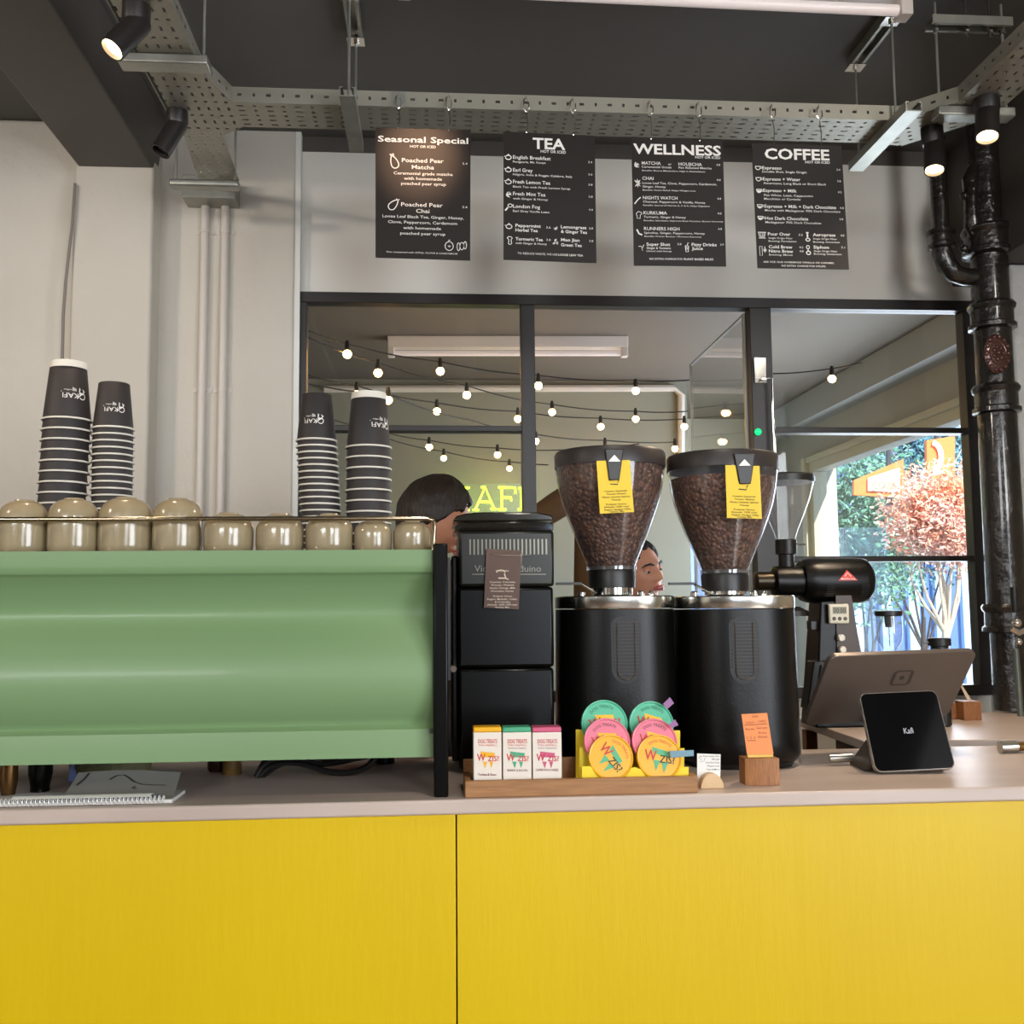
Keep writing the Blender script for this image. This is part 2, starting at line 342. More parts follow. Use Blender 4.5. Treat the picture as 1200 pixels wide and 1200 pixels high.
# ================================================================== STREET
struct(MB().box(-6, 24, YF2+.3, 30, -.2, -.1).build('ground_street', mat('pale_paving', rgb(150, 160, 180), .8)))
struct(MB().box(XW+.2, 24, -6, YF2+.3, -.2, -.1).build('ground_pavement', mat('pale_paving', rgb(150, 160, 180), .8)))
bt = thing('street_building', (8, 15, -.1), 'blue grey building with upright panels across the street beyond the far window', 'building')
b = MB(); b.box(2.2, 14, 15, 15.4, -.1, 9); b.build('facade', mat('blue_grey_facade', rgb(96, 130, 190), .7, var=(.8, rgb(70, 92, 140), .3), stretch=(1, 1, .1)), bt)
for k in range(14):
    x = 5.4+k*.42; MB().box(x, x+.16, 14.9, 15, -.1, 9).build('pilaster', mat('pale_pilaster', rgb(176, 206, 236), .6), bt)
def foliage(center, rad, n, size, flat=.35):
    mb = MB(); c = Vector(center)
    for i in range(n):
        while True:
            p = Vector((random.uniform(-1, 1), random.uniform(-1, 1), random.uniform(-1, 1)))
            if p.length < 1: break
        p = p*(.55+.45*random.random()); q = c+Vector((p.x*rad[0], p.y*rad[1], p.z*rad[2]))
        a = Vector((random.gauss(0, 1), random.gauss(0, 1), random.gauss(0, 1))).normalized(); b_ = a.orthogonal().normalized(); s_ = size*random.uniform(.6, 1.3)
        d = a.cross(b_)*s_*.12
        mb.add([q-a*s_, q-b_*s_*.5+d, q+a*s_, q+b_*s_*.5+d], [(0, 1, 2, 3)])
    return mb
def leafmat(n, c, c2): return mat(n, c, .5, var=(3.0, c2, .15))
def branches(mb, base, tips, r, mi=0):
    base = Vector(base)
    for t in tips:
        t = Vector(t); m_ = base.lerp(t, .5)+Vector((random.uniform(-.15, .15), random.uniform(-.1, .1), .1))
        mb.tube([base, base.lerp(m_, .5)+Vector((random.uniform(-.05, .05), 0, .03)), m_, t], [r, r*.8, r*.55, r*.2], 6)
        for j in range(3):
            q = m_.lerp(t, random.random()); mb.tube([q, q+Vector((random.uniform(-.4, .4), random.uniform(-.3, .3), random.uniform(.1, .5)))], [r*.4, r*.1], 5)
def tree(name, px, py, Y, rad, n, size, lm, bark, label, cat, base_z=-.1):
    c = at(px, py, Y); t = thing(name, (c.x, c.y, base_z), label, cat)
    foliage(c, rad, n, size).build('foliage', lm, t, flat=True)
    mb = MB(); tips = [(c.x+random.uniform(-.8, .8)*rad[0], c.y+random.uniform(-.6, .6)*rad[1], c.z+random.uniform(-.5, .9)*rad[2]) for _ in range(9)]
    st = (c.x, c.y, c.z-rad[2]*1.1); mb.tube([(c.x+.05, c.y, base_z), (c.x-.04, c.y, (st[2]+base_z)/2), st], [.045, .035, .028], 8); branches(mb, (c.x, c.y, st[2]-.45), tips, .016)
    mb.build('trunk', bark, t)
    return t
BARK = mat('pale_bark', rgb(190, 170, 150), .8, bump=(30, .4))
tree('autumn_tree', 1104, 606, 8.6, (.62, .5, .54), 9000, .026, leafmat('orange_leaves', rgb(244, 132, 62), rgb(250, 212, 196)), BARK, 'small tree with orange and pink autumn leaves outside the street window', 'tree')
tree('green_tree', 1010, 620, 11.0, (.9, .8, 1.2), 6500, .045, leafmat('green_leaves', rgb(60, 110, 78), rgb(120, 170, 150)), mat('dark_bark', rgb(70, 60, 56), .8), 'leafy green tree outside, seen below the left orange sign', 'tree')
tree('tall_green_tree', 1075, 560, 12.5, (1.1, .9, 1.6), 7000, .05, leafmat('blue_green_leaves', rgb(44, 88, 84), rgb(110, 160, 180)), _m['dark_bark'], 'tall blue green tree outside between the two orange signs', 'tree')
tree('leafy_shrub', 936, 800, 8.2, (.5, .3, .5), 1800, .04, leafmat('bright_green_leaves', rgb(110, 160, 90), rgb(170, 200, 150)), BARK, 'bright green shrub seen through the low garden window beside the grinders', 'plant')
# hanging orange signs
ORG = mat('orange_sign', rgb(255, 132, 62), .5); SW = mat('white_sign_print', rgb(250, 244, 236), .5)
def sign(corners, Y, name, label, deco):
    P4 = [at(x, y, Y) for x, y in corners]; o = (P4[0]+P4[1]+P4[2]+P4[3])/4
    t = thing(name, (o.x, Y, min(p.z for p in P4)), label, 'sign')
    MB().hexa([p+Vector((0, 0, 0)) for p in P4], [p+Vector((0, .05, 0)) for p in P4]).build('sign_panel', ORG, t)
    mb = MB(); deco(mb, lambda u, v: at(u, v, Y-.02)); mb.build('lettering', SW, t, flat=True)
def d1(mb, fn):
    poly2(mb, [(1017, 560), (1054, 548), (1055, 577), (1017, 575)], fn)
def d1b(mb, fn): pass
sign([(1001, 563), (1059, 538), (1060, 583), (1001, 580)], 9.6, 'street_sign', 'orange sign outside with a white panel and the word COISA, left of two', d1)
tt = [o for o in COL.objects if o.name == 'street_sign'][0]
mb = MB(); put_text(mb, 'COISA', 1022, 1052, 573, 9, lambda u, v: at(u, v, 9.56), 1); mb.build('word', mat('orange_letters', rgb(240, 120, 60), .5), tt, flat=True)
def d2(mb, fn):
    stroke(mb, ell(1093, 535, 10, 16, 18, -pi/2, pi/2, False), 6, fn); put_text(mb, 'NW', 1094, 1112, 577, 12, fn, 1)
sign([(1086, 516), (1119, 511), (1119, 583), (1087, 581)], 9.6, 'street_banner', 'tall orange banner outside with a white curved mark, right of the two signs', d2)
tag(MB().tube([at(1046, 600, 9.6), at(1046, 480, 9.6), at(1103, 470, 9.6), at(1103, 600, 9.6)], .03, 8).map(lambda v: v+Vector((0, .09, 0))).build('sign_post', mat('dark_post', rgb(60, 64, 74), .5)), 'dark frame post holding the orange signs outside', 'post')

# ================================================================== COUNTER
t = thing('bar_counter', (.2, 1.95, 0), 'long bar counter with yellow plywood front and greige worktop', 'counter')
ctl, ctr = -1.6, 1.788
MB().box(ctl, ctr, 1.69, 2.17, CT-.024, CT).build('worktop', [CTOP], t, bev=.004)
seam = at(535, 1050, 1.70).x
MB().box(ctl, seam-.0012, 1.70, 1.72, 0, CT-.0245).build('front_panel', YEL, t, bev=.0012)
MB().box(seam+.0012, ctr, 1.70, 1.72, 0, CT-.0245).build('front_panel', YEL, t, bev=.0012)
MB().box(ctl, ctr, 1.722, 2.1, .1, CT-.03).build('carcass', mat('dark_carcass', rgb(50, 40, 32), .7), t)
MB().box(ctl, ctr, 1.745, 2.0, .0, .1).build('plinth', BLACKP, t)

# back counter on the right
t = thing('back_counter', (1.4, 2.55, 0), 'back counter with pale worktop under the street window, on the right', 'counter')
bp = [atz(1012, 866), atz(1199, 866), (1.79, 2.28, 1.1), (1.79, 2.86, 1.1), atz(1062, 835), atz(930, 838)]
bp = [(p[0], p[1]) for p in bp]
bp[1] = (1.60, 2.27)
MB().prism(bp, lambda u, v, k: (u, v, CT-.004-(0 if k else .022))).build('worktop', CTOP, t, bev=.002)
MB().box(1.12, 1.78, 2.40, 2.84, 0, CT-.027).build('cabinet_body', mat('dark_wood_shelving', rgb(84, 62, 44), .6), t)
for x, y in ((.985, 2.70), (1.02, 2.44)): MB().box(x, x+.03, y, y+.03, 0, CT-.027).build('leg', OAKV, t)
MB().box(.99, 1.12, 2.46, 2.8, .86, .885).build('shelf', OAK, t)
for i, (x, z, s_) in enumerate(((1.0, .887, .09),)):
    tag(MB().box(.995, 1.10, 2.50, 2.66, .887, 1.0).build('wooden_crate', OAK, bev=.002), 'small wooden crate on the shelf beneath the back counter', 'crate')

# ================================================================== ESPRESSO MACHINE
XE = at(508, 760, 1.72).x; XM0 = -1.35
MT = 1.510
t = thing('espresso_machine', ((XM0+XE)/2, 1.95, CT), 'large espresso machine with curved sage green back panel', 'espresso machine')
def zy(py): return at(300, py, 1.73).z
# profile (depth offset from the face, height): lip, hollow, bulge, lower lip
prof = []
key = [(645, 0), (671, .001), (674, .008), (684, .022), (700, .037), (716, .045), (728, .041), (740, .030), (754, .017), (772, .006), (792, .0), (812, .001), (828, .007), (842, .017), (852, .028), (855, .024), (859, .012), (892, .010)]
for i in range(len(key)-1):
    (a, d), (b_, e_) = key[i], key[i+1]
    for k in range(3): q = k/3; prof.append((d+(e_-d)*q, zy(a+(b_-a)*q)))
prof.append((key[-1][1], zy(892)))
# smooth the profile
for _ in range(3):
    prof = [prof[0]]+[((prof[i-1][0]+2*prof[i][0]+prof[i+1][0])/4, prof[i][1]) for i in range(1, len(prof)-1)]+[prof[-1]]
n = len(prof); vs = []
for x in (XM0, XE-.001):
    vs += [(x, 1.728+d, z) for d, z in prof]+[(x, 1.728+d+.012, z) for d, z in prof]
fs = []
for i in range(n-1):
    fs.append((i, i+1, 2*n+i+1, 2*n+i)); fs.append((n+i, 3*n+i, 3*n+i+1, n+i+1))
    fs.append((i, n+i, n+i+1, i+1)); fs.append((2*n+i, 2*n+i+1, 3*n+i+1, 3*n+i))
fs += [(0, 2*n, 3*n, n), (n-1, 2*n-1, 4*n-1, 3*n-1)]
MB().add(vs, fs).build('back_panel', GREEN, t, ang=50)
zb = prof[-1][1]
MB().box(XM0, XE, 1.79, 2.16, zb+.004, MT-.012).build('body', BLACKM, t, bev=.004)
MB().box(XM0, XE, 1.742, 2.18, MT-.012, MT-.004).build('cup_tray', CHROME, t, bev=.002)
MB().box(XM0, XE, 1.95, 2.14, zb-.03, zb+.004).build('drip_housing', BLACKP, t)
# black end frame whose foot reaches the worktop
xf0, xf1 = XE, at(525, 760, 1.715).x
pf = [(1.712, CT), (1.742, CT), (1.744, zb-.01), (2.14, zb-.01), (2.16, CT), (2.19, CT), (2.19, MT+.006), (1.712, MT+.006)]
MB().prism(pf, lambda u, v, k: (xf0 if k == 0 else xf1, u, v)).build('end_frame', BLACKG, t, bev=.003)
MB().prism([(1.716, zy(655)), (1.76, zy(655)), (1.76, zy(800)), (1.716, zy(800))], lambda u, v, k: (xf1 if k == 0 else xf1+.004, u, v)).build('side_badge', mat('dark_grey_metal', rgb(60, 58, 58), .3, .5), t)
MB().lathe([(.0, 0), (.004, 0), (.004, .01), (0, .01)], (at(506, 857, 1.72).x, 1.720, at(506, 857, 1.72).z), 12, 'y').build('panel_screw', BLACKP, t)
# cup rail
zr = at(250, 608, 1.76).z; xr = at(509, 608, 1.76).x
MB().tube([(XM0, 1.76, zr), (xr-.012, 1.76, zr), (xr-.002, 1.762, zr-.003), (xr, 1.765, zr-.012), (xr-.003, 1.77, MT-.01)], .0042, 10).build('cup_rail', mat('warm_nickel', rgb(196, 180, 150), .16, 1), t)
MB().tube([(xr-.003, 1.766, zr-.004), (xr-.004, 2.14, zr-.004), (xr-.004, 2.15, MT-.01)], .004, 8).build('side_rail', CHROME, t)
# legs
for px, Y, r_, m_ in ((10, 1.79, .014, mat('bronze_leg', rgb(112, 84, 50), .25, .9)), (47, 1.86, .020, BLACKG)):
    c = at(px, 920, Y); MB().lathe([(r_*.8, 0), (r_*.8, .01), (r_, .03), (r_, zb-CT+.01)], (c.x, Y, CT), 20).build('leg', m_, t)
for xx in (-1.2, -.1): MB().lathe([(.02, 0), (.02, zb-CT+.01)], (xx, 2.1, CT), 16).build('leg', BLACKG, t)
# hoses under the machine
hz = [[(300, 915), (310, 900), (335, 890), (380, 893), (420, 893), (440, 886)], [(304, 916), (320, 903), (350, 901), (390, 912), (425, 908), (445, 888)], [(308, 917), (325, 906), (345, 899), (375, 904), (410, 899), (436, 888)], [(302, 914), (314, 896), (345, 888), (372, 886)]]
mb = MB()
for i, l in enumerate(hz):
    pts = []
    L = [at(x, y, 1.93+.01*i) for x, y in l]
    for j in range(len(L)-1):
        for k in range(4):
            a = L[max(j-1, 0)]; b_ = L[j]; c_ = L[j+1]; d_ = L[min(j+2, len(L)-1)]; q = k/4
            pts.append(.5*((2*b_)+(c_-a)*q+(2*a-5*b_+4*c_-d_)*q*q+(3*b_-a-3*c_+d_)*q**3))
    pts.append(L[-1]); zm = min(p.z for p in pts); dz = max(0, CT+.006-zm); pts = [p+Vector((0, 0, dz*.9)) for p in pts]
    mb.tube(pts, .0055, 8)
mb.build('hoses', BLACKP, t)
# items seen under the machine
c = atz(272, 908); j = thing('glass_jar', (c.x, 2.02, CT), 'dark glass jar behind a small clear one, seen under the espresso machine', 'jar')
cx = at(255, 900, 2.04).x
MB().lathe([(.016, 0), (.019, .006), (.020, .04), (.014, .05), (.014, .056)], (cx, 2.04, CT), 20).build('jar_body', mat('dark_amber_glass', rgb(60, 34, 20), .1), j)
j2 = thing('glass_tumbler', (at(292, 900, 2.0).x, 2.0, CT), 'amber glass tumbler beside the hoses under the espresso machine', 'glass')
MB().lathe([(.017, 0), (.018, .004), (.018, .05)], (at(282, 900, 2.0).x, 2.0, CT), 20).build('tumbler_body', mat('amber_liquid', rgb(120, 90, 46), .1), j2)
j2.location = (at(282, 900, 2.0).x, 2.0, CT); j2.children[0].location = (0, 0, 0)
c = at(130, 895, 1.98)
tag(MB().lathe([(.05, 0), (.07, .008), (.074, .03), (.070, .05), (.04, .056)], (c.x, 1.98, CT), 28, ry=.7).build('folded_cloth', mat('olive_cloth', rgb(120, 118, 84), .9, bump=(14, .8, .02)), bev=0), 'crumpled olive cloth under the espresso machine behind the notebook', 'cloth')
c = at(88, 895, 1.95)
tag(MB().prism([(-.012, 0), (.014, 0), (.022, .05), (-.004, .05)], lambda u, v, k: (c.x+u, 1.945+.02*k, CT+v)).build('blue_packet', mat('pale_blue_plastic', rgb(120, 140, 196), .3), bev=.003), 'pale blue packet leaning under the espresso machine', 'packet')
# notebook
n0 = atz(-30, 944); 
t = thing('spiral_notebook', (-.60, 1.75, CT), 'open spiral notebook with curling grey page by the counter edge', 'notebook')
xa, xb = -.78, at(206, 930, 1.735).x
MB().box(xa, xb, 1.712, 1.80, CT+.001, CT+.007).build('page_block', mat('notebook_paper', rgb(214, 212, 206), .7), t, bev=.0008)
mb = MB(); k = 0; x = xa+.006
while x < xb-.012:
    mb.tube([(x, 1.714+.0055*cos(a), CT+.0075+.0055*sin(a)) for a in [2*pi*i/10 for i in range(10)]], .0011, 5, closed=True); x += .0068
mb.build('spiral_wire', mat('white_wire', rgb(228, 228, 226), .35, .2), t)
# curled grey page (raised sheet with a drawing)
def page(u, v): # u along x 0..1, v away from the wire 0..1
    x = at(78, 930, 1.75).x + (at(208, 925, 1.75).x-at(78, 930, 1.75).x)*u
    return Vector((x+.010*v*(1-u)-.004*v, 1.72+.065*v, CT+.009+.020*v+.012*v*v*(1-.25*u)+.004*sin(pi*u)*v))
def grid(fn, nu, nv, th):
    vs = [fn(i/nu, j/nv) for j in range(nv+1) for i in range(nu+1)]; w = nu+1; N = len(vs)
    fs = [(j*w+i, j*w+i+1, (j+1)*w+i+1, (j+1)*w+i) for j in range(nv) for i in range(nu)]
    vs2 = [v+Vector((0, th, -th)) for v in vs]; fs += [tuple(N+q for q in f)[::-1] for f in fs]
    for i in range(nu): fs.append((i, N+i, N+i+1, i+1)); o = nv*w; fs.append((o+i, o+i+1, N+o+i+1, N+o+i))
    for j in range(nv): fs.append((j*w, (j+1)*w, N+(j+1)*w, N+j*w)); o = nu; fs.append((j*w+o, N+j*w+o, N+(j+1)*w+o, (j+1)*w+o))
    return vs+vs2, fs
MB().add(*grid(page, 20, 10, .0006)).build('curled_page', mat('grey_page', rgb(112, 112, 106), .7), t)
MB().add(*grid(lambda u, v: Vector((at(20, 930, 1.73).x+.215*u, 1.706+.028*v, CT+.0135+.0045*sin(pi*v)-.0035*v)), 20, 8, .0006)).map(lambda v: v).build('rolled_page_edge', mat('notebook_paper_light', rgb(226, 224, 218), .7), t)
mb = MB(); fn = lambda u, v: page(u, v)+Vector((0, -.001, .0012))
stroke(mb, [(.35, .7), (.4, .82), (.47, .84), (.53, .74), (.6, .6), (.68, .52), (.78, .5), (.9, .5)], .02, fn); stroke(mb, [(.12, .95), (.1, .75), (.06, .55)], .02, fn); stroke(mb, [(.62, .45), (.6, .38), (.64, .36)], .02, fn)
mb.build('pencil_drawing', PRINTK, t, flat=True)

# mugs upside down along the machine
def mug(px, half, top, Y, label, i):
    s_ = sc(px, 620, Y); c = at(px, 620, Y); R = half*s_; H = at(px, top, Y).z-(MT-.004)
    t = thing('stoneware_mug', (c.x, Y, MT-.004), label, 'mug', 'upturned beige mugs along the machine')
    dome = min(R*.8, H*.42); pr = [(R*.80, 0), (R*.98, .003), (R, .012), (R, H-dome)]
    for k in range(1, 9):
        a = pi/2*k/8; pr.append((R*(cos(a)*.62+.38*(1-(1-cos(a))**1)) if k < 8 else R*.36, H-dome+dome*sin(a)))
    pr = [(R*.88, 0), (R*.97, .004), (R, .014), (R, H-dome)]+[(R*(.40+.60*cos(pi/2*k/9)), H-dome+dome*sin(pi/2*k/9)) for k in range(1, 10)]
    MB().lathe(pr, (c.x, Y, MT-.004), 40).build('mug_body', MUG, t, ang=60)
    MB().lathe([(R*.36, H-.001), (R*.40, H), (R*.38, H+.0025), (R*.30, H+.0025), (R*.29, H-.001)], (c.x, Y, MT-.004), 28).build('foot_ring', MUG, t)
ML = ['upturned tall beige mug at the left end of the row on the machine', 'upturned tall beige mug in front of the leftmost cup stack, second from the left', 'upturned tall beige mug below the second cup stack, third from the left', 'upturned tall beige mug fourth from the left, right of the two left cup stacks',
      'upturned low beige mug in the middle of the row, left of the right-hand cup stacks', 'upturned low beige mug just left of the third cup stack', 'upturned low beige mug in front of the third cup stack', 'upturned small beige cup in front of the fourth cup stack', 'upturned small beige cup at the right end of the row beside the chrome rail end']
for i, (px, hf, tp, Y) in enumerate(((27, 28, 588, 1.81), (86, 28.5, 586, 1.81), (147, 30.5, 585, 1.82), (208, 28.5, 586, 1.82), (268, 28.5, 603, 1.81), (328, 27.5, 604, 1.81), (386, 27.5, 604, 1.81), (437, 22, 611, 1.81), (483, 22, 612, 1.81))):
    mug(px, hf, tp, Y, ML[i], i)

# paper cups in upturned stacks
ORD = ['topmost', 'second from the top', 'third from the top', 'fourth from the top', 'fifth from the top', 'sixth from the top', 'seventh from the top', 'eighth from the top', 'ninth from the top', 'tenth from the top', 'eleventh from the top', 'twelfth from the top', 'thirteenth from the top', 'fourteenth from the top', 'fifteenth from the top', 'sixteenth from the top', 'seventeenth from the top', 'eighteenth from the top', 'nineteenth from the top', 'twentieth from the top', 'twenty-first from the top', 'twenty-second from the top']
def cup_stack(top, rims, botpx, rr, rb, pitch, Y, where, size, rot, ringbase, group):
    # top: px of cup base; rims[0]: px of the top cup's rim; the stack leans from there to botpx
    s_ = sc(botpx[0], 600, Y); R = rr*s_; B = rb*s_
    pt = at(top[0], top[1], Y); pr = at(rims[0], rims[1], Y); pb = at(botpx[0], botpx[1], Y)
    H = pt.z-pr.z; dz = pitch*s_; n = int((pr.z-(MT-.003))/dz)+1; dz = (pr.z-(MT-.0035))/(n-1)
    lean = (pr.x-pb.x)/(pr.z-pb.z) if abs(pr.z-pb.z) > .01 else 0
    proto = None
    for k in range(n):
        z = pr.z-k*dz; x = pr.x-lean*(pr.z-z)
        lbl = 'black paper cup, %s of %s' % (ORD[k], where)
        if k < 2:
            t = thing('paper_cup', (x, Y, z), lbl, 'paper cup', group)
            MB().lathe([(R*.955, .0015), (B*1.0, H-.001), (B*.97, H), (B*.90, H), (B*.88, H-.006), (.0005, H-.006), (.0005, H-.007), (B*.97-.0005, H-.0075), (R*.955-.0007, .001), (R*.955, .0015)], (x, Y, z), 36, cap=False).build('cup_body', CUPB, t, ang=60)
            MB().tube([(x+R*.975*cos(a), Y+R*.975*sin(a), z+.0013) for a in [2*pi*i/36 for i in range(36)]], .0019, 8, closed=True).build('rim', CUPW, t)
            if k == 0:
                if ringbase: MB().lathe([(B+(R*.955-B)*.012/H+.0006, H-.012), (B+.0006, H+.001), (B*.90, H+.002), (B*.88, H-.006)], (x, Y, z), 36).build('base_band', CUPW, t)
                mb = MB()
                def fn(u, v):      # u around the cup (mm), v up; the print stands on its head
                    zz = H*.43+v; rad = R*.955+(B-R*.955)*(zz/H)+.0005; a = -pi/2+rot+u/rad
                    return (x+rad*cos(a), Y+rad*sin(a), z+zz)
                g = R/.040*.00125
                fi = lambda u, v: fn(-u*g, v*g)   # turned over; v grows downwards in print, upwards on the turned cup
                put_text(mb, 'KAFI', -2, 18, 0, 7, lambda u, v: fn(-u*g, v*g), 0)
                stroke(mb, [(-8, 2-4), (20, 2-4)][::-1] and [(-6, 2), (20, 2)], .8, fi)
                put_text(mb, 'coffee', 6, 16, 5.2, 2, fi)
                for kk in range(4): stroke(mb, [(1+kk*1.3, 3), (1+kk*1.3, 6.5+kk*.6)], .7, fi)
                stroke(mb, ell(-8, -3.2, 4.2, 4.2, 22, .6, 5.8, False), 1.2, fi); stroke(mb, ell(-7, 3.5, 3.2, 4.0, 20, 2.2, 7.2, False), 1.2, fi)
                stroke(mb, [(-12, 5), (-9, 1), (-4, -3), (0, -7)], 1.2, fi); stroke(mb, [(-4, 8), (-4, -2)], .9, fi)
                mb.build('logo_print', PWHITE, t, flat=True)
            if k == 1: proto = t
        else:
            c = copy_tree(proto); c.location = (x, Y, z); c['label'] = lbl
cup_stack((83, 426), (78.5, 494), (72.5, 592), 28, 20, 11.6, 1.98, 'the leftmost wide stack', 'large', .75, True, 'large black paper cups stacked upside down')
cup_stack((134.5, 450), (132.5, 504), (131, 595), 24, 17.5, 7.75, 1.99, 'the narrow stack second from left', 'small', .45, False, 'small black paper cups stacked upside down')
cup_stack((370.5, 463), (371, 518), (376, 606), 24, 17.5, 7.4, 1.98, 'the narrow stack third from left', 'small', .05, False, 'small black paper cups stacked upside down')
cup_stack((435.5, 462), (432, 526), (431.5, 605), 27, 20, 11.6, 1.98, 'the rightmost wide stack', 'large', .85, True, 'large black paper cups stacked upside down')

# ================================================================== GRINDERS
# narrow one next to the machine
Y = 1.93; s_ = sc(595, 760, Y)
xg0, xg1 = at(536, 760, Y).x, at(650, 760, Y).x; xc = (xg0+xg1)/2
def gz(py, px=595, YY=Y): return at(px, py, YY).z
t = thing('coffee_grinder', (xc, Y+.10, CT), 'boxy black coffee grinder with brown paper tag beside the espresso machine', 'coffee grinder')
MB().box(xg0+.002, xg1-.002, Y, Y+.20, CT+.01, gz(783)).build('lower_housing', BLACKG, t, bev=.006)
MB().box(xg0+.001, xg1-.001, Y-.001, Y+.20, gz(783)+.001, gz(688)).build('middle_housing', BLACKG, t, bev=.006)
MB().box(xg0+.003, xg1+.001, Y-.004, Y+.20, gz(688)+.001, gz(622)).build('upper_housing', mat('dark_steel_cover', rgb(32, 33, 29), .3, .3), t, bev=.006)
for xx in (xg0+.02, xg1-.02): MB().lathe([(.012, 0), (.012, .012)], (xx, Y+.03, CT), 14).build('foot', BLACKP, t)
MB().box(xg0-.010, xg0+.003, Y+.03, Y+.19, CT+.02, gz(650)).build('side_cover', mat('dark_side_metal', rgb(40, 36, 36), .3, .6), t, bev=.004)
mb = MB(); c = at(531, 783, Y+.02); mb.lathe([(.0, -.006), (.006, -.006), (.007, 0), (.005, .012), (0, .012)], (c.x, Y-.002, c.z), 14, 'y'); mb.build('side_knob', CHROME, t)
mb = MB()
for k in range(20):
    x = at(551+k*4.7, 640, Y-.005).x; mb.box(x-.0014, x+.0014, Y-.0052, Y-.0035, gz(650), gz(632))
mb.build('vent_slots', mat('vent_highlight', rgb(120, 118, 106), .3, .8), t)
mb = MB(); fn = lambda u, v: at(u, v, Y-.0046); put_text(mb, 'Victoria Arduino', 556, 634, 670, 8, fn); stroke(mb, [(553, 673), (640, 673)], 1, fn)
mb.build('lettering', mat('silver_print', rgb(120, 116, 106), .4, .4), t, flat=True)
hz0, hz1 = gz(622), gz(601)
MB().prism([(xg0-.003, 0), (xg1, 0), (xg1+.001, hz1-hz0-.012), (xg1-.012, hz1-hz0-.004), (xg0+.03, hz1-hz0), (xg0+.006, hz1-hz0-.006), (xg0-.006, hz1-hz0-.022)], lambda u, v, k: (u, Y-.002+.19*k, hz0+v*.55)).build('clear_hopper', glass('smoked_plastic', (.35, .35, .33, 1), .08, .06), t, bev=.002)
MB().box(xg0+.005, xg1-.004, Y+.004, Y+.182, hz0+.0005, hz0+.007).build('hopper_beans', mat('dark_beans', rgb(40, 26, 18), .4, bump=(300, .8)), t)
lidp = [(xg0-.008, .52), (xg0-.002, .82), (xg0+.016, .97), (xg0+.05, 1.04), (xg1-.03, 1.02), (xg1-.002, .86), (xg1+.001, .55)]
MB().prism(lidp, lambda u, v, k: (u, Y-.004+.196*k, hz0+(hz1-hz0)*v)).build('lid', mat('gloss_black_lid', rgb(28, 28, 20), .14, coat=.5), t, bev=.003)
# brown tag hung from a wire
q = MB(); Yt = Y-.012; TC = [(570, 643), (611, 645), (608, 714), (567, 712)]
tg = thing('paper_tag', at(589, 714, Yt), 'brown paper tag with white print wired to the front of the boxy grinder', 'tag')
P4 = [at(x, y, Yt) for x, y in TC]
MB().hexa([p for p in P4], [p+Vector((0, .0012, 0)) for p in P4]).build('card', mat('brown_card', rgb(86, 62, 50), .55), tg)
mb = MB(); fn = lambda u, v: at(u, v, Yt-.0006)
stroke(mb, ell(587, 671, 5, 3, 12, pi, 2*pi, False), 1, fn); put_text(mb, 'ORIGIN', 581, 596, 670, 2.2, fn); stroke(mb, [(591, 672), (593, 678), (596, 679)], 1.2, fn); stroke(mb, [(584, 677.5), (592, 677.5)], 1.3, fn)
for (s1, a, b_, y) in (('Country: Colombia', 574, 604, 683), ('Process: Washed', 576, 602, 686.5), ('Notes: Orange, Milk', 574, 604, 690), ('Chocolate, Honey', 575, 602, 693.5), ('Producer: Various', 578, 600, 699.5), ('Region: Medellin, Caldas', 571, 606, 703), ('& Colombia', 580, 598, 706.3), ('Altitude: 1600-1900 masl', 571, 606, 709.5), ('Variety: Mix', 580, 597, 712.5)):
    put_text(mb, s1, a, b_, y, 2.0, fn, .6)
mb.build('lettering', mat('tan_white_print', rgb(226, 208, 184), .6), tg, flat=True)
MB().tube([at(575, 649, Yt-.002), at(590, 650.5, Yt-.003), at(608, 651, Yt-.002), at(621, 650, Yt-.001)], .0008, 6).build('wire', CHROME, tg)
MB().tube([at(611, 645, Yt-.001), at(611, 665, Yt-.001)], .0005, 6).build('thread', CHROME, tg)

# the two tall grinders with bean hoppers
def bean_mat():
    m = bpy.data.materials.new('coffee_bean_surface'); m.use_nodes = True; nt = m.node_tree; b = nt.nodes['Principled BSDF']
    b.inputs['Roughness'].default_value = .38
    tc = nt.nodes.new('ShaderNodeTexCoord'); vo = nt.nodes.new('ShaderNodeTexVoronoi'); vo.inputs['Scale'].default_value = 118
    nt.links.new(tc.outputs['Object'], vo.inputs['Vector'])
    cr = nt.nodes.new('ShaderNodeValToRGB'); cr.color_ramp.elements[0].color = rgb(70, 42, 30); cr.color_ramp.elements[1].color = rgb(128, 88, 66)
    sp = nt.nodes.new('ShaderNodeSeparateColor'); nt.links.new(vo.outputs['Color'], sp.inputs[0]); nt.links.new(sp.outputs[0], cr.inputs[0]); nt.links.new(cr.outputs[0], b.inputs['Base Color'])
    inv = nt.nodes.new('ShaderNodeMath'); inv.operation = 'SUBTRACT'; inv.inputs[0].default_value = 1; nt.links.new(vo.outputs['Distance'], inv.inputs[1])
    bp = nt.nodes.new('ShaderNodeBump'); bp.inputs['Strength'].default_value = 1; bp.inputs['Distance'].default_value = .006
    nt.links.new(inv.outputs[0], bp.inputs['Height']); nt.links.new(bp.outputs[0], b.inputs['Normal'])
    return m
BEAN = bean_mat()
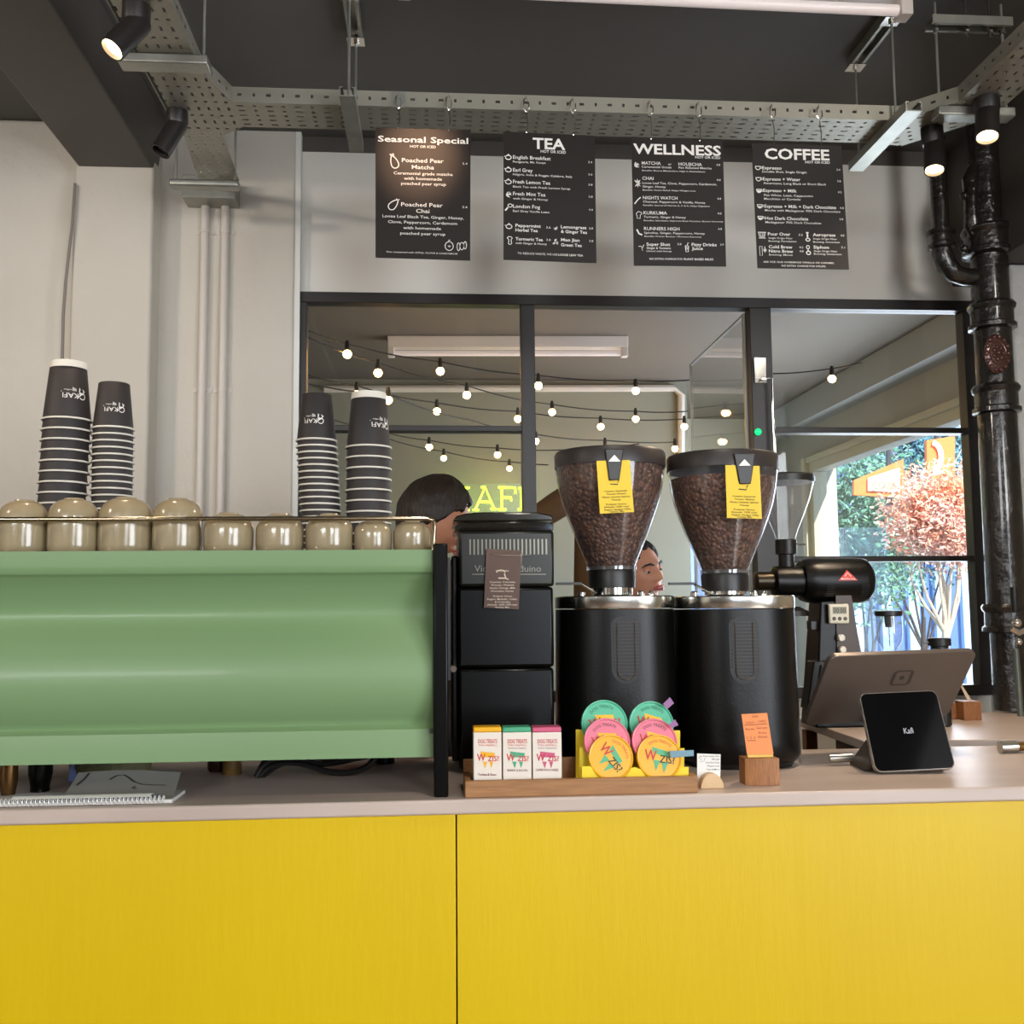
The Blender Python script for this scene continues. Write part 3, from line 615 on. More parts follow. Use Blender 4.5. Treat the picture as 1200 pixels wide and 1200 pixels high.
def big_grinder(cxt, hw, cxh, hw_lid, dy, Yf, label, blabel, tlabel, tag4, clip, botpx, beanfill):
    # cxt / hw: body centre and half-width at collar; cxh: hopper centre; dy: hopper shift in the photo; Yf: front depth
    R = hw*sc(cxt, 705, Yf); Yc = Yf+R*1.0; s = sc(cxt, 705, Yc); R = hw*s
    c = at(cxt, 705, Yc); xb = at(botpx, 890, Yc).x
    zc0, zc1 = at(cxt, 713, Yc-R).z, at(cxt, 698, Yc-R).z
    t = thing('coffee_grinder', (c.x, Yc, CT), label, 'coffee grinder')
    def body(v): return v
    RB = R*1.02
    pr = [(RB*.93, CT+.010), (RB*1.0, CT+.022), (RB*1.0, CT+.05), (R*.995, zc0-.002)]
    MB().lathe(pr, (c.x, Yc, 0), 48, n=2.7).build('housing', BLACKM, t, ang=40)
    MB().lathe([(R*.90, CT), (R*.92, CT+.011)], (c.x, Yc, 0), 40, n=2.7).build('base', BLACKP, t)
    MB().lathe([(R*1.0, zc0), (R*1.005, zc0+.001), (R*1.005, zc1-.002), (R*.99, zc1), (R*.2, zc1)], (c.x, Yc, 0), 48, n=2.7).build('collar', mat('bright_steel', rgb(214, 214, 206), .2, 1), t, ang=40)
    # vent on the face
    mb = MB(); vx = c.x+R*.20 if cxt > 700 else c.x; vxc = at(cxt+(14 if hw < 69 else 16), 760, Yf).x
    z1, z0 = at(cxt, 722, Yf).z, at(cxt, 801, Yf).z; w = 17.5*sc(cxt, 760, Yf)
    outl = [(w*cos(a), z1-w*.55+w*.55*sin(a)) for a in [pi*k/10 for k in range(11)]]+[(w*cos(a), z0+w+w*sin(a)) for a in [pi+pi*k/12 for k in range(13)]]
    def face(x, d):
        u = abs((x-c.x)/R); return Yc-R*max(0, (1-min(u, .999)**2.7))**(1/2.7)-d
    mb.prism(outl, lambda u, v, k: (vxc+u, face(vxc+u, .0012 if k else -.012), v))
    vp = mb.build('vent_panel', mat('vent_black', rgb(5, 5, 5), .5), t, ang=30)
    mb = MB(); nsl = 17
    for k in range(nsl):
        z = z0+w*.35+(z1-z0-w*.8)*k/(nsl-1); ww = w*.86 if k > 2 else w*.6
        for q in range(6):
            a, b_ = vxc-ww+2*ww*q/6, vxc-ww+2*ww*(q+1)/6
            mb.hexa([(a, face(a, .0014), z), (b_, face(b_, .0014), z), (b_, face(b_, .0030), z), (a, face(a, .0030), z)], [(a, face(a, .0014), z+.0022), (b_, face(b_, .0014), z+.0022), (b_, face(b_, .0030), z+.0022), (a, face(a, .0030), z+.0022)])
    mb.build('vent_slats', mat('vent_slat_metal', rgb(48, 42, 38), .45, .2), vp)
    mb = MB()
    for dx in (-.6, .6):
        mb.tube([(vxc+dx*w, face(vxc+dx*w, .0035), z1-.012), (vxc+dx*w, face(vxc+dx*w, .0035), z0+w*.8)]+[(vxc+dx*w*cos(a), face(vxc+dx*w*cos(a), .0035), z0+w*.8-w*.55*sin(a)) for a in [pi/2*k/6 for k in range(1, 7)]], .0008, 6)
    mb.build('vent_trim', mat('bronze_trim', rgb(84, 72, 56), .4, .5), vp)
    # seam on the housing side
    # hopper
    hc = at(cxh, 600, Yc); sh = sc(cxh, 600, Yc); X = hc.x
    zz = lambda py: at(cxh, py+dy, Yc).z
    gp = [(26.5, 667), (31, 655), (38, 638), (45, 621), (51.5, 604), (57, 588), (60.5, 572), (62.5, 558), (63.5, 549)]
    k_ = hw_lid/64.0
    MB().lathe([(r*sh*k_, zz(y)) for r, y in gp], (X, Yc, 0), 48, cap=False).build('hopper', GLASSH, t, ang=80)
    MB().lathe([(29*sh*k_, zz(668)), (29*sh*k_, zz(664)), (27*sh*k_, zz(664)), (27*sh*k_, zz(668))], (X, Yc, 0), 40, cap=False).build('hopper_flange', GLASSC, t)
    MB().lathe([(27*sh, zz(689)), (28*sh, zz(671)), (27*sh, zz(668))], (X, Yc, 0), 36).build('hopper_neck', BLACKP, t)
    MB().lathe([(20*sh, zc1-.001), (24*sh, zc1+.003), (24*sh, zz(689))], (X, Yc, 0), 36).build('neck_ring', CHROME, t)
    MB().lathe([(62*sh*k_, zz(549)), (64.6*sh*k_, zz(549)), (64.8*sh*k_, zz(534)), (63*sh*k_, zz(531)), (20*sh, zz(529))], (X, Yc, 0), 48).build('lid', mat('black_lid', rgb(48, 42, 40), .42), t)
    for q, (dx, r_) in enumerate(((-34, 4.5), (36, 4.5), (48, 3.5))):
        p = at(cxh+dx, 694, Yc-.05); MB().lathe([(r_*sh, zc1-.001), (r_*sh, zc1+.007), (r_*sh*.6, zc1+.010)], (p.x, Yc-.05, 0), 12).build('lever_screw', CHROME, t)
    p = at(cxh-52, 684, Yc-.02); MB().bar((p.x-.02, Yc-.02, p.z), (p.x+.03, Yc-.02, p.z), .012, .005).build('lever', BLACKP, t); 
    MB().tube([(p.x+.028, Yc-.02, p.z), (X-.03, Yc-.02, zc1+.004)], .0025, 8).build('lever_arm', CHROME, t)
    # beans
    top = beanfill
    bp = [(r-1.6, y) for r, y in gp if y >= top-.1]+[]
    last = bp[-1]; bp = bp+[(last[0]*.9, last[1]-1.0), (last[0]*.5, last[1]-2.5), (1, last[1]-3)]
    bb = MB().lathe([(r*sh*k_*.985, zz(y)) for r, y in bp], (X, Yc, 0), 64).build('coffee_beans', BEAN, ang=80)
    tag(bb, blabel, 'coffee beans', kind='stuff')
    # clip on the lid and yellow paper
    Yl = Yc-64.8*sh*k_-.0015
    tg = thing('paper_tag', at(tag4[3][0], tag4[3][1], Yl), tlabel, 'tag', 'yellow tags clipped to the bean hoppers')
    P4 = [at(x, y, Yl) for x, y in tag4]; 
    lerp = lambda u, v: (P4[0]*(1-u)+P4[1]*u)*(1-v)+(P4[3]*(1-u)+P4[2]*u)*v
    pts = [(0, 0), (.30, 0), (.36, .30), (.66, .30), (.72, 0), (1, 0), (1, 1), (0, 1)]
    MB().prism(pts, lambda u, v, k: lerp(u, v)+Vector((0, .0008*k, 0))).build('card', YCARD, tg)
    mb = MB(); fn = lambda u, v: lerp(u, v)+Vector((0, -.0006, 0))
    stroke(mb, [(.36, .45), (.58, .46), (.6, .40), (.64, .38)], .02, fn)
    for s1, a, b_, v in (('Country: Guatemala', .18, .84, .60), ('Process: Washed', .25, .80, .655), ('Notes: Caramel, Apricot', .10, .92, .71), ('Honey', .38, .64, .765), ('Producer: Various', .2, .8, .85), ('Altitude: 1500 masl', .12, .86, .90), ('Region: Antigua Valley', .14, .92, .95), ('Variety: Mix', .28, .72, .99)): put_text(mb, s1, a, b_, v, .034, fn, .6)
    mb.build('lettering', PRINTK, tg, flat=True)
    cp = [at(x, y, Yl-.004) for x, y in clip]
    MB().prism([(0, 0), (1, 0), (1, 1), (0, 1)], lambda u, v, k: ((cp[0]*(1-u)+cp[1]*u)*(1-v)+(cp[3]*(1-u)+cp[2]*u)*v)+Vector((0, .010*k, 0))).build('clip', BLACKP, tg, bev=.0015)
    m_ = (cp[0]+cp[1])/2; cz_ = at((clip[0][0]+clip[1][0])/2, clip[0][1]+12, Yl-.0055)
    mb = MB(); r_ = 7*sc(cxh, 540, Yl); mb.prism([(-r_, -r_*.4), (r_, -r_*.4), (0, r_*.7)], lambda u, v, k: (cz_.x+u, Yl-.0055-.001*k, cz_.z+v)); mb.build('clip_mark', mat('silver_mark', rgb(150, 146, 138), .3, .7), tg)
    return t
big_grinder(719, 67.5, 715.5, 64.5, 0, 1.925, 'tall black coffee grinder with full bean hopper, nearer the espresso machine', 'dark roasted coffee beans filling the left cone hopper', 'yellow printed tag clipped to the left bean hopper',
    [(699, 540), (738, 539), (743, 600), (703, 602)], [(709, 526), (731, 526), (726, 562), (714, 563)], 719, 549)
big_grinder(857, 68, 847.5, 64, 4, 1.915, 'tall black coffee grinder on the right, behind the orange card', 'roasted coffee beans filling the right cone hopper', 'yellow printed tag clipped to the right bean hopper',
    [(850, 545), (890, 546), (893, 608), (852, 607)], [(860, 531), (885, 532), (880, 567), (867, 567)], 860, 558)

# big horizontal grinder on the back counter
Y = 2.60; t = None
s_ = sc(950, 680, Y); c = at(950, 680, Y)
t = thing('filter_coffee_grinder', (at(980, 700, Y).x, Y, CT-.004), 'black horizontal coffee grinder with red triangle badge on the back counter', 'coffee grinder')
def zE(py, px=960): return at(px, py, Y).z
def xE(px, py=680): return at(px, py, Y).x
za = zE(680.5)
MB().lathe([(8*s_, xE(884)), (11*s_, xE(886)), (11*s_, xE(907))], (0, Y, za), 28, 'x').build('adjustment_dial', mat('dark_bronze', rgb(56, 48, 36), .3, .7), t, bev=0)
MB().lathe([(14*s_, xE(905)), (18*s_, xE(907)), (18.5*s_, xE(912)), (18.5*s_, xE(944))], (0, Y, za-.002), 36, 'x').build('grind_chamber', BLACKM, t)
MB().lathe([(23*s_, xE(938)), (25.5*s_, xE(944)), (26.5*s_, xE(952)), (26.5*s_, xE(1006)), (25*s_, xE(1013)), (21*s_, xE(1017))], (0, Y, za), 44, 'x').build('motor_housing', BLACKM, t)
mb = MB()
for px in (964, 1004):
    for k in range(6):
        z = zE(686+k*2.5); yy = Y-sqrt(max(0, (26.5*s_)**2-(z-za)**2))-.0005; mb.box(xE(px)-4.5*s_, xE(px)+4.5*s_, yy-.0006, yy+.004, z-.0011, z+.0011)
mb.build('vent_slots', mat('vent_dark', rgb(12, 12, 12), .7), t)
# red triangle badge
bz = zE(676); yy = Y-26.5*s_-.001
mb = MB(); fnb = lambda px, py: (xE(px), Y-sqrt((26.5*s_)**2-(zE(py)-za)**2)-.0012, zE(py))

for k in range(8):
    y0, y1 = 669+12*k/8, 669+12*(k+1)/8; w0, w1 = 11*k/8, 11*(k+1)/8; poly2(mb, [(983-w1, y1), (983+w1, y1), (983+w0+.01, y0), (983-w0-.01, y0)], fnb)
fnb2 = lambda px, py: (xE(px), Y-sqrt((26.5*s_)**2-(zE(py)-za)**2)-.0020, zE(py))
bo = mb.build('badge', mat('red_badge', rgb(222, 74, 70), .4), t, flat=True)
mb = MB(); put_text(mb, 'Mahlkonig', 975, 991, 680, 2.2, fnb2, .5); stroke(mb, [(979.5, 676.5), (983, 672), (986.5, 676.5)], .8, fnb2); mb.build('badge_print', PWHITE, bo, flat=True)
# neck and clear hopper
xh = xE(921, 640)
MB().lathe([(9*s_, zE(664)), (9*s_, zE(650)), (12.5*s_, zE(649)), (12.5*s_, zE(633)), (11*s_, zE(632))], (xh, Y, 0), 28).build('hopper_neck', BLACKP, t)
MB().lathe([(10.5*s_, zE(633)), (14*s_, zE(622)), (22*s_, zE(603)), (29*s_, zE(585)), (33*s_, zE(570)), (34.5*s_, zE(564))], (xh, Y, 0), 40, cap=False).build('hopper', glass('frosted_hopper', (.9, .9, .9, 1), .08, .08, .12), t, ang=80)
MB().lathe([(34.5*s_, zE(566)), (35.5*s_, zE(566)), (35.5*s_, zE(559)), (33*s_, zE(557)), (10*s_, zE(556))], (xh, Y, 0), 40).build('lid', BLACKP, t)
p = at(934, 637, Y-.02); MB().tube([(xh+.02, Y-.02, zE(638)), (xh+.045, Y-.02, zE(638.5))], .0025, 8).build('hopper_pin', CHROME, t)
# column
yc0 = Y-.045
MB().hexa([(xE(948, 830), yc0, CT-.003), (xE(1012, 830), yc0, CT-.003), (xE(1012, 830), yc0+.11, CT-.003), (xE(948, 830), yc0+.11, CT-.003)],
    [(xE(955, 705), yc0+.006, zE(704)), (xE(990, 705), yc0+.006, zE(704)), (xE(990, 705), yc0+.09, zE(704)), (xE(955, 705), yc0+.09, zE(704))]).build('column', BLACKM, t, bev=.004)
MB().hexa([(xE(974, 830), yc0-.004, CT+.02), (xE(1011, 830), yc0-.004, CT+.02), (xE(1011, 830), yc0+.004, CT+.02), (xE(974, 830), yc0+.004, CT+.02)],
    [(xE(972, 705), yc0+.001, zE(698)), (xE(990, 705), yc0+.001, zE(698)), (xE(990, 705), yc0+.01, zE(698)), (xE(972, 705), yc0+.01, zE(698))]).build('control_plate', mat('dark_brown_metal', rgb(64, 54, 48), .4, .4), t)
for k, (px, py) in enumerate(((985.5, 747.5), (987, 761.5))):
    p = at(px, py, yc0-.006); MB().lathe([(4.2*s_, 0), (4.2*s_, -.008), (3.2*s_, -.011), (0, -.011)], (p.x, yc0-.003, p.z), 18, 'y').build('round_button', mat('white_button', rgb(230, 222, 206), .3), t)
MB().lathe([(18*s_, zE(722, 912)), (17*s_, zE(716, 912)), (8*s_, zE(711, 912))], (xE(925), Y-.02, 0), 24).build('side_cap', BLACKP, t)
MB().box(xE(944), xE(957), yc0+.02, yc0+.05, zE(738), zE(727)).build('switch_box', BLACKP, t, bev=.002)
MB().hexa([(xE(935, 830), yc0-.02, zE(828)), (xE(955, 830), yc0-.02, zE(828)), (xE(955, 830), yc0+.03, zE(828)), (xE(935, 830), yc0+.03, zE(828))],
    [(xE(943, 775), yc0-.02, zE(773)), (xE(966, 775), yc0-.02, zE(773)), (xE(966, 775), yc0+.03, zE(773)), (xE(943, 775), yc0+.03, zE(773))]).build('cup_holder', BLACKM, t, bev=.003)
MB().tube([(xE(953, 785), yc0-.024, zE(778)), (xE(948, 785), yc0-.026, zE(812))], .006, 10).build('holder_tube', mat('grey_tube', rgb(110, 110, 112), .3, .6), t)
# timer stuck on the column
tm = thing('kitchen_timer', at(983.5, 731, yc0-.012), 'small cream digital timer fixed to the front of the horizontal grinder', 'timer')
p0 = at(972.5, 731, yc0-.014); p1 = at(995, 707.5, yc0-.014); 
MB().box(p0.x, p1.x, yc0-.014, yc0-.001, p0.z, p1.z).build('timer_body', PLASW, tm, bev=.004, seg=3)
q0 = at(976, 719.5, yc0-.0145); q1 = at(992, 711, yc0-.0145)
dsp = MB().box(q0.x, q1.x, yc0-.0152, yc0-.0138, q0.z, q1.z).build('display', mat('lcd_grey', rgb(150, 146, 124), .4), tm)
mb = MB(); put_text(mb, '00:00', 977, 991, 718, 6, lambda u, v: at(u, v, yc0-.0156), .5); mb.build('digits', PRINTK, dsp, flat=True)
for px in (977.5, 984, 990.5):
    p = at(px, 725, yc0-.0145); MB().lathe([(2.2*s_, 0), (2.2*s_, -.002)], (p.x, yc0-.0135, p.z), 12, 'y').build('button', mat('dark_button', rgb(80, 74, 60), .5), tm)

# siphon glass and small black cup on the back counter
Y = 2.55; s_ = sc(1042, 740, Y)
t = thing('siphon_brewer', (at(1042, 760, Y).x, Y, CT-.004), 'glass siphon coffee brewer with black cap behind the till screen', 'coffee brewer')
X = at(1042, 740, Y).x; zq = lambda py: at(1042, py, Y).z
MB().lathe([(3*s_, zq(765)), (9*s_, zq(760)), (13.5*s_, zq(752)), (15*s_, zq(740)), (14.5*s_, zq(722))], (X, Y, 0), 32, cap=False).build('glass_globe', GLASSC, t, ang=80)
MB().lathe([(14.5*s_, zq(722)), (15.5*s_, zq(721)), (15.5*s_, zq(716)), (4*s_, zq(715))], (X, Y, 0), 32).build('cap', BLACKP, t)
MB().lathe([(4*s_, zq(735)), (5.5*s_, zq(722)), (5.5*s_, zq(718))], (X, Y, 0), 20).build('plug', BLACKP, t)
MB().tube([(X, Y, zq(735)), (X, Y, zq(757))], .0012, 6).build('rod', CHROME, t)
MB().lathe([(5*s_, CT-.004), (9*s_, CT), (3*s_, CT+.01), (3*s_, zq(770)), (5*s_, zq(766)), (4*s_, zq(763))], (X, Y, 0), 20).build('stand', BLACKP, t)
t = thing('filter_holder', (at(1100, 760, Y).x, Y, CT-.004), 'small black filter cup with a side handle behind the till screen', 'filter cup')
X = at(1101, 760, Y).x
MB().lathe([(8*s_, CT-.004), (10*s_, CT), (10*s_, zq(758)), (13*s_, zq(757)), (13*s_, zq(749)), (11*s_, zq(748))], (X, Y, 0), 28).build('cup_body', BLACKP, t)
MB().bar((X-12*s_, Y, zq(753)), (X-18*s_, Y, zq(754)), .008, .003).build('handle', BLACKP, t)
# wooden cubes with cards on the back counter
def cube_card(px0, px1, py0, py1, Y, label, card):
    a = at(px0, py1, Y); b_ = at(px1, py0, Y); t = thing('card_holder', ((a.x+b_.x)/2, Y+.02, CT-.004), label, 'card holder')
    MB().box(a.x, b_.x, Y, Y+(b_.x-a.x), CT-.004, b_.z).build('wood_cube', OAKV, t, bev=.002)
    if card:
        p = [at(x, y, Y+.015) for x, y in card]; MB().hexa(p, [q+Vector((0, .001, 0)) for q in p]).build('card', mat('cream_card', rgb(226, 206, 180), .6), t)
cube_card(1130, 1150, 822, 841, 2.66, 'wooden cube with a leaning cream card on the back counter by the pipe', [(1125, 803), (1127, 802), (1139, 821), (1134, 821)])
cube_card(1112, 1121, 824, 838, 2.70, 'wooden cube partly hidden behind the till screen', None)

# ================================================================== TILL SCREEN AND CUSTOMER DISPLAY
def slab_frame(bl, e1, e2):
    bl, e1, e2 = Vector(bl), Vector(e1), Vector(e2); n = e1.cross(e2).normalized()
    if n.y > 0: n = -n
    return (lambda u, v, d=0: bl+e1*u+e2*v+n*d), n
def rrect(u0, u1, v0, v1, ru, rv, n=5):
    P = []
    for cx_, cy_, a0 in ((u1-ru, v1-rv, 0), (u0+ru, v1-rv, pi/2), (u0+ru, v0+rv, pi), (u1-ru, v0+rv, 1.5*pi)):
        P += [(cx_+ru*cos(a0+pi/2*k/n), cy_+rv*sin(a0+pi/2*k/n)) for k in range(n+1)]
    return P
fn, nn = slab_frame((.763, 2.10, 1.159), (.345, .075, .003), (.02, -.105, .146))
t = thing('till_screen', (.95, 2.10, CT), 'wide grey point of sale screen seen from behind, leaning over the counter', 'screen')
MB().prism(rrect(0, 1, 0, 1, .05, .10), lambda u, v, k: fn(u, v, -.012*k)).build('back_shell', mat('taupe_metal', rgb(102, 92, 84), .38, .35), t, bev=.0015)
MB().prism(rrect(.01, .99, .02, .98, .05, .10), lambda u, v, k: fn(u, v, -.013-.002*k)).build('screen_glass', BLACKG, t)
mb = MB()
lg = lambda u, v: fn(u, v, .0006)
stroke(mb, rrect(.48, .60, .55, .75, .02, .035, 3), .022, lg, closed=True)
mb.prism(rrect(.525, .555, .625, .675, .008, .012, 3), lambda u, v, k: fn(u, v, .0004+.0004*k))
mb.build('square_mark', mat('dark_mark', rgb(52, 46, 42), .4), t, flat=True)
b0 = fn(.42, .18, -.012); b1 = fn(.58, .18, -.012)
MB().hexa([(b0.x, 2.06, CT), (b1.x, 2.07, CT), (b1.x, 2.15, CT), (b0.x, 2.14, CT)], [fn(.42, .12, -.013), fn(.58, .12, -.013), fn(.58, .35, -.013), fn(.42, .35, -.013)]).build('stand', mat('taupe_metal', rgb(102, 92, 84), .38, .35), t, bev=.003)
fn, nn = slab_frame((.796, 1.835, 1.104), (.149, -.004, .0045), (.0, .062, .1365))
t = thing('customer_display', (.87, 1.88, CT), 'small black tilted touch display with silver rim facing the viewer', 'tablet')
MB().prism(rrect(0, 1, 0, 1, .09, .09), lambda u, v, k: fn(u, v, -.009*k)).build('rim', mat('silver_rim', rgb(190, 178, 166), .25, .9), t)
MB().prism(rrect(.012, .988, .012, .988, .08, .08), lambda u, v, k: fn(u, v, .0005*k)).build('glass_face', mat('black_screen_glass', rgb(10, 10, 12), .08, coat=.4), t)
mb = MB(); put_text(mb, 'Kafi', .46, .58, .46, -.075, lambda u, v: fn(u, v, .001), .5); mb.build('screen_text', mat('screen_text_glow', rgb(170, 172, 178), .5, emit=.15), t, flat=True)
k0 = fn(.0, .06, -.010); 
MB().hexa([(.79, 1.872, CT), (.94, 1.868, CT), (.93, 1.97, CT), (.80, 1.97, CT)], [fn(.0, .12, -.012), fn(.95, .12, -.012), fn(.90, .45, -.014), fn(.0, .45, -.014)]).build('stand', mat('dark_grey_plastic', rgb(62, 56, 50), .45), t, bev=.004)
MB().tube([(.80, 1.95, CT+.015), (.755, 1.95, CT+.013)], .008, 12).build('cable_plug', SILVER, t)
# metal clip lying by the right edge
t = thing('metal_fitting', (1.30, 2.0, CT), 'short brass and steel fitting lying on the counter at the right edge', 'fitting')
a = at(1172, 878, 2.06); MB().tube([(a.x, 2.06, CT+.012), (a.x+.035, 2.06, CT+.013)], .012, 16).build('steel_end', SILVER, t); MB().tube([(a.x+.035, 2.06, CT+.013), (a.x+.14, 2.07, CT+.013)], .009, 14).build('brass_rod', mat('brass', rgb(150, 118, 66), .3, .9), t)
t.location = (a.x+.05, 2.06, CT)
for ch in t.children: ch.location = Vector((0, 0, 0))
for ch in t.children:
    for v in ch.data.vertices: v.co += Vector((1.30, 2.0, CT))-Vector((a.x+.05, 2.06, CT))

# ================================================================== FRONT TRAY WITH DOG TREATS
Y = 1.703; x0, x1 = at(545, 923, Y).x, at(818, 923, Y).x; zt = at(680, 912.5, Y).z
t = thing('wooden_tray', ((x0+x1)/2, Y+.05, CT), 'long shallow wooden tray at the counter edge holding dog treats', 'tray')
MB().box(x0, x1, Y, Y+.010, CT, zt).build('front_board', OAK, t, bev=.0015)
MB().box(x0, x1, Y+.10, Y+.11, CT, zt+.02).build('back_board', OAK, t, bev=.0015)
for xx in (x0, x1-.01): MB().box(xx, xx+.01, Y+.0102, Y+.0998, CT, zt).build('side_board', OAK, t, bev=.001)
MB().box(x0+.0102, x1-.0102, Y+.0102, Y+.0998, CT, CT+.008).build('tray_base', OAK, t)
# boxes
BW = mat('white_carton', rgb(232, 222, 208), .5); REDP = mat('red_print', rgb(206, 62, 52), .5)
def treat_box(px0, px1, top, colr, cname, logo, label, lines, red):
    Yb = 1.722; a = at(px0, 905, Yb); b_ = at(px1, 905, Yb); zt_ = at(px0, top, Yb).z; zb_ = CT+.008
    t = thing('treat_box', ((a.x+b_.x)/2, Yb+.02, zb_), label, 'box', 'dog treat refill boxes')
    zc_ = at(px0, top+6, Yb).z
    MB().box(a.x, b_.x, Yb, Yb+.035, zb_, zc_).build('carton', BW, t, bev=.0012)
    MB().box(a.x, b_.x, Yb, Yb+.035, zc_+.0001, zt_).build('coloured_top', mat(cname, colr, .45), t, bev=.002)
    w = px1-px0; fn = lambda u, v: at(px0+u*w, top+v, Yb-.0007)
    mb = MB(); put_text(mb, 'DOG TREATS', .16, .84, 18.5, 5, fn, 1); put_text(mb, 'TIN REFILL', .16, .84, 21.8, 2, fn)
    put_text(mb, 'W', .12, .42, 39, 8.5, fn, 2.2); put_text(mb, 'ZIS?', .5, .90, 39.5, 6.5, fn, 1.6)
    mb.build('red_print', REDP if not red else mat('crimson_print', rgb(196, 30, 60), .5), t, flat=True)
    mb = MB(); f2 = lambda u, v: at(px0+u*w, top+v, Yb-.0004)
    poly2(mb, [(.24, 28), (.76, 30), (.74, 35), (.30, 35)], f2); poly2(mb, [(.32, 40), (.48, 40), (.41, 48)], f2); poly2(mb, [(.56, 40), (.70, 40), (.63, 48)], f2)
    mb.build('logo_shapes', mat(cname+'_ink', colr, .5), t, flat=True)
    mb = MB()
    for s1, a_, c_, v, h in lines: put_text(mb, s1, a_, c_, v, h, fn, .6)
    mb.build('small_print', mat('maroon_print', rgb(110, 40, 44), .5), t, flat=True)
treat_box(555, 588, 852.5, rgb(240, 178, 20), 'amber_lid', 0, 'white dog treats box with amber top, leftmost in the wooden tray', [('Turkey & Bean', .15, .8, 56.5, 3)], 0)
treat_box(589.5, 623, 852.5, rgb(74, 168, 126), 'green_lid', 0, 'white dog treats box with green top, between the amber and pink ones', [('BUNNY & BACON', .15, .85, 51.5, 2.8), ('SENSITIVE FORMULA', .18, .82, 25, 1.5)], 0)
treat_box(624.5, 658.5, 852.5, rgb(206, 90, 124), 'pink_lid', 0, 'white dog treats box with pink top, rightmost of the three boxes', [('SUPERFOOD & CHEESE', .12, .88, 51, 2.8), ('PUPPY TRAINING', .18, .82, 25, 1.5)], 1)
# stepped yellow display
YS_ = mat('yellow_display_card', rgb(246, 214, 40), .5)
t = thing('display_stand', (at(742, 900, 1.75).x, 1.75, CT+.008), 'stepped yellow display stand holding round dog treat tins in the tray', 'display stand')
def tier(pts, Y): 
    P = [at(x, y, Y) for x, y in pts]
    zmin = CT+.0082
    MB().prism([(p.x, max(p.z, zmin)) for p in P], lambda u, v, k: (u, Y+.003*k, v)).build('tier', YS_, t)
tier([(682, 940), (682, 898), (692, 898), (706, 912), (725, 912), (736, 901), (744, 899), (752, 902), (763, 912), (784, 912), (797, 899), (807, 899), (807, 940)], 1.722)
tier([(679, 940), (679, 876), (690, 876), (694, 890), (738, 890), (742, 877), (746, 890), (792, 890), (794, 877), (802, 877), (802, 940)], 1.752)
tier([(675, 935), (675, 855), (684, 855), (688, 870), (732, 870), (738, 856), (744, 870), (786, 870), (789, 856), (797, 856), (797, 935)], 1.782)
xs0, xs1 = at(675, 900, 1.78).x, at(807, 900, 1.78).x
MB().box(at(675, 900, 1.782).x, at(797, 900, 1.782).x, 1.725, 1.784, CT+.0082, CT+.012).build('stand_base', YS_, t)
# tins
def tin(px, py, r, Y, colr, cname, rotd, label, full, tape=None):
    s = sc(px, py, Y); c = at(px, py, Y); R = r*s; tilt = radians(16)
    t = thing('treat_tin', (c.x, c.y+.006, c.z-R), label, 'tin', 'round dog treat tins')
    ax = Matrix.Rotation(tilt, 3, 'X') @ Matrix.Rotation(pi/2, 3, 'X')   # local z -> towards viewer, leaning back
    ax = Matrix.Rotation(-tilt, 3, 'X') @ Matrix(((1, 0, 0), (0, 0, -1), (0, 1, 0)))
    m_ = mat(cname, colr, .35, coat=.2)
    MB().lathe([(R*.95, -.016), (R*.97, -.014), (R*.97, -.006)], c, 40, ax).build('tin_base', SILVER, t)
    MB().lathe([(R, -.007), (R, 0), (R*.975, .0018), (R*.93, .0014), (R*.90, 0), (R*.2, 0), (0.0001, 0)], c, 44, ax).build('tin_lid', m_, t, ang=20)
    rr = radians(rotd)
    def fn(u, v, d=.0006):   # u, v in radius units, v down
        x, y = u*cos(rr)+v*sin(rr), -( -u*sin(rr)+v*cos(rr))
        x, y = u*cos(rr)-v*sin(rr), -(u*sin(rr)+v*cos(rr))
        return c+ax @ Vector((x*R, y*R, d))
    def arc(mb, s1, rad, a0, a1, cap):
        vs, fs = text2d(s1, .8); mb.add([fn((rad+y*cap)*sin(a0+(a1-a0)*x), -(rad+y*cap)*cos(a0+(a1-a0)*x)) for x, y in vs], fs)
    mb = MB(); arc(mb, 'DOG TREATS', .66, -.75, .75, .13)
    mb.build('arc_lettering', mat(cname+'_dark_ink', tuple([q*.35 for q in colr[:3]]+[1]) if not full else rgb(214, 96, 30), .5), t, flat=True)
    mb = MB(); f2 = lambda u, v: fn(u, v, .0008)
    tl = mat('tin_green_ink', rgb(90, 180, 130), .5) if full else mat('tin_yellow_ink', rgb(240, 190, 40), .5)
    poly2(mb, [(-.35, -.42), (.45, -.28), (.42, -.05), (-.28, -.16)], f2); poly2(mb, [(-.25, .14), (.05, .14), (-.12, .62)], f2); poly2(mb, [(.12, .18), (.42, .18), (.24, .66)], f2)
    mb.build('logo_shapes', tl, t, flat=True)
    f3 = lambda u, v: fn(u, v, .0011)
    mb = MB(); put_text(mb, 'W', -.66, -.12, .16, .46, f3, 2); mb.build('red_letter', REDP, t, flat=True)
    mb = MB(); put_text(mb, 'ZIS?', .02, .70, .22, .34, f3, 1.5); mb.build('dark_letters', mat('dark_green_ink', rgb(50, 60, 44), .5) if full else REDP, t, flat=True)
    if tape:
        a = [at(x, y, Y-.010) for x, y in tape[0]]; MB().hexa(a, [q+Vector((0, .0006, 0)) for q in a]).build('tape_tab', tape[1], t)
TAPE_ = mat('purple_tape', rgb(150, 100, 150), .35), mat('blue_tape', rgb(120, 156, 170), .35)
TAPE, TAPEB = TAPE_
TEAL = rgb(84, 186, 148); PINK = rgb(226, 118, 140); AMB = rgb(240, 176, 20)
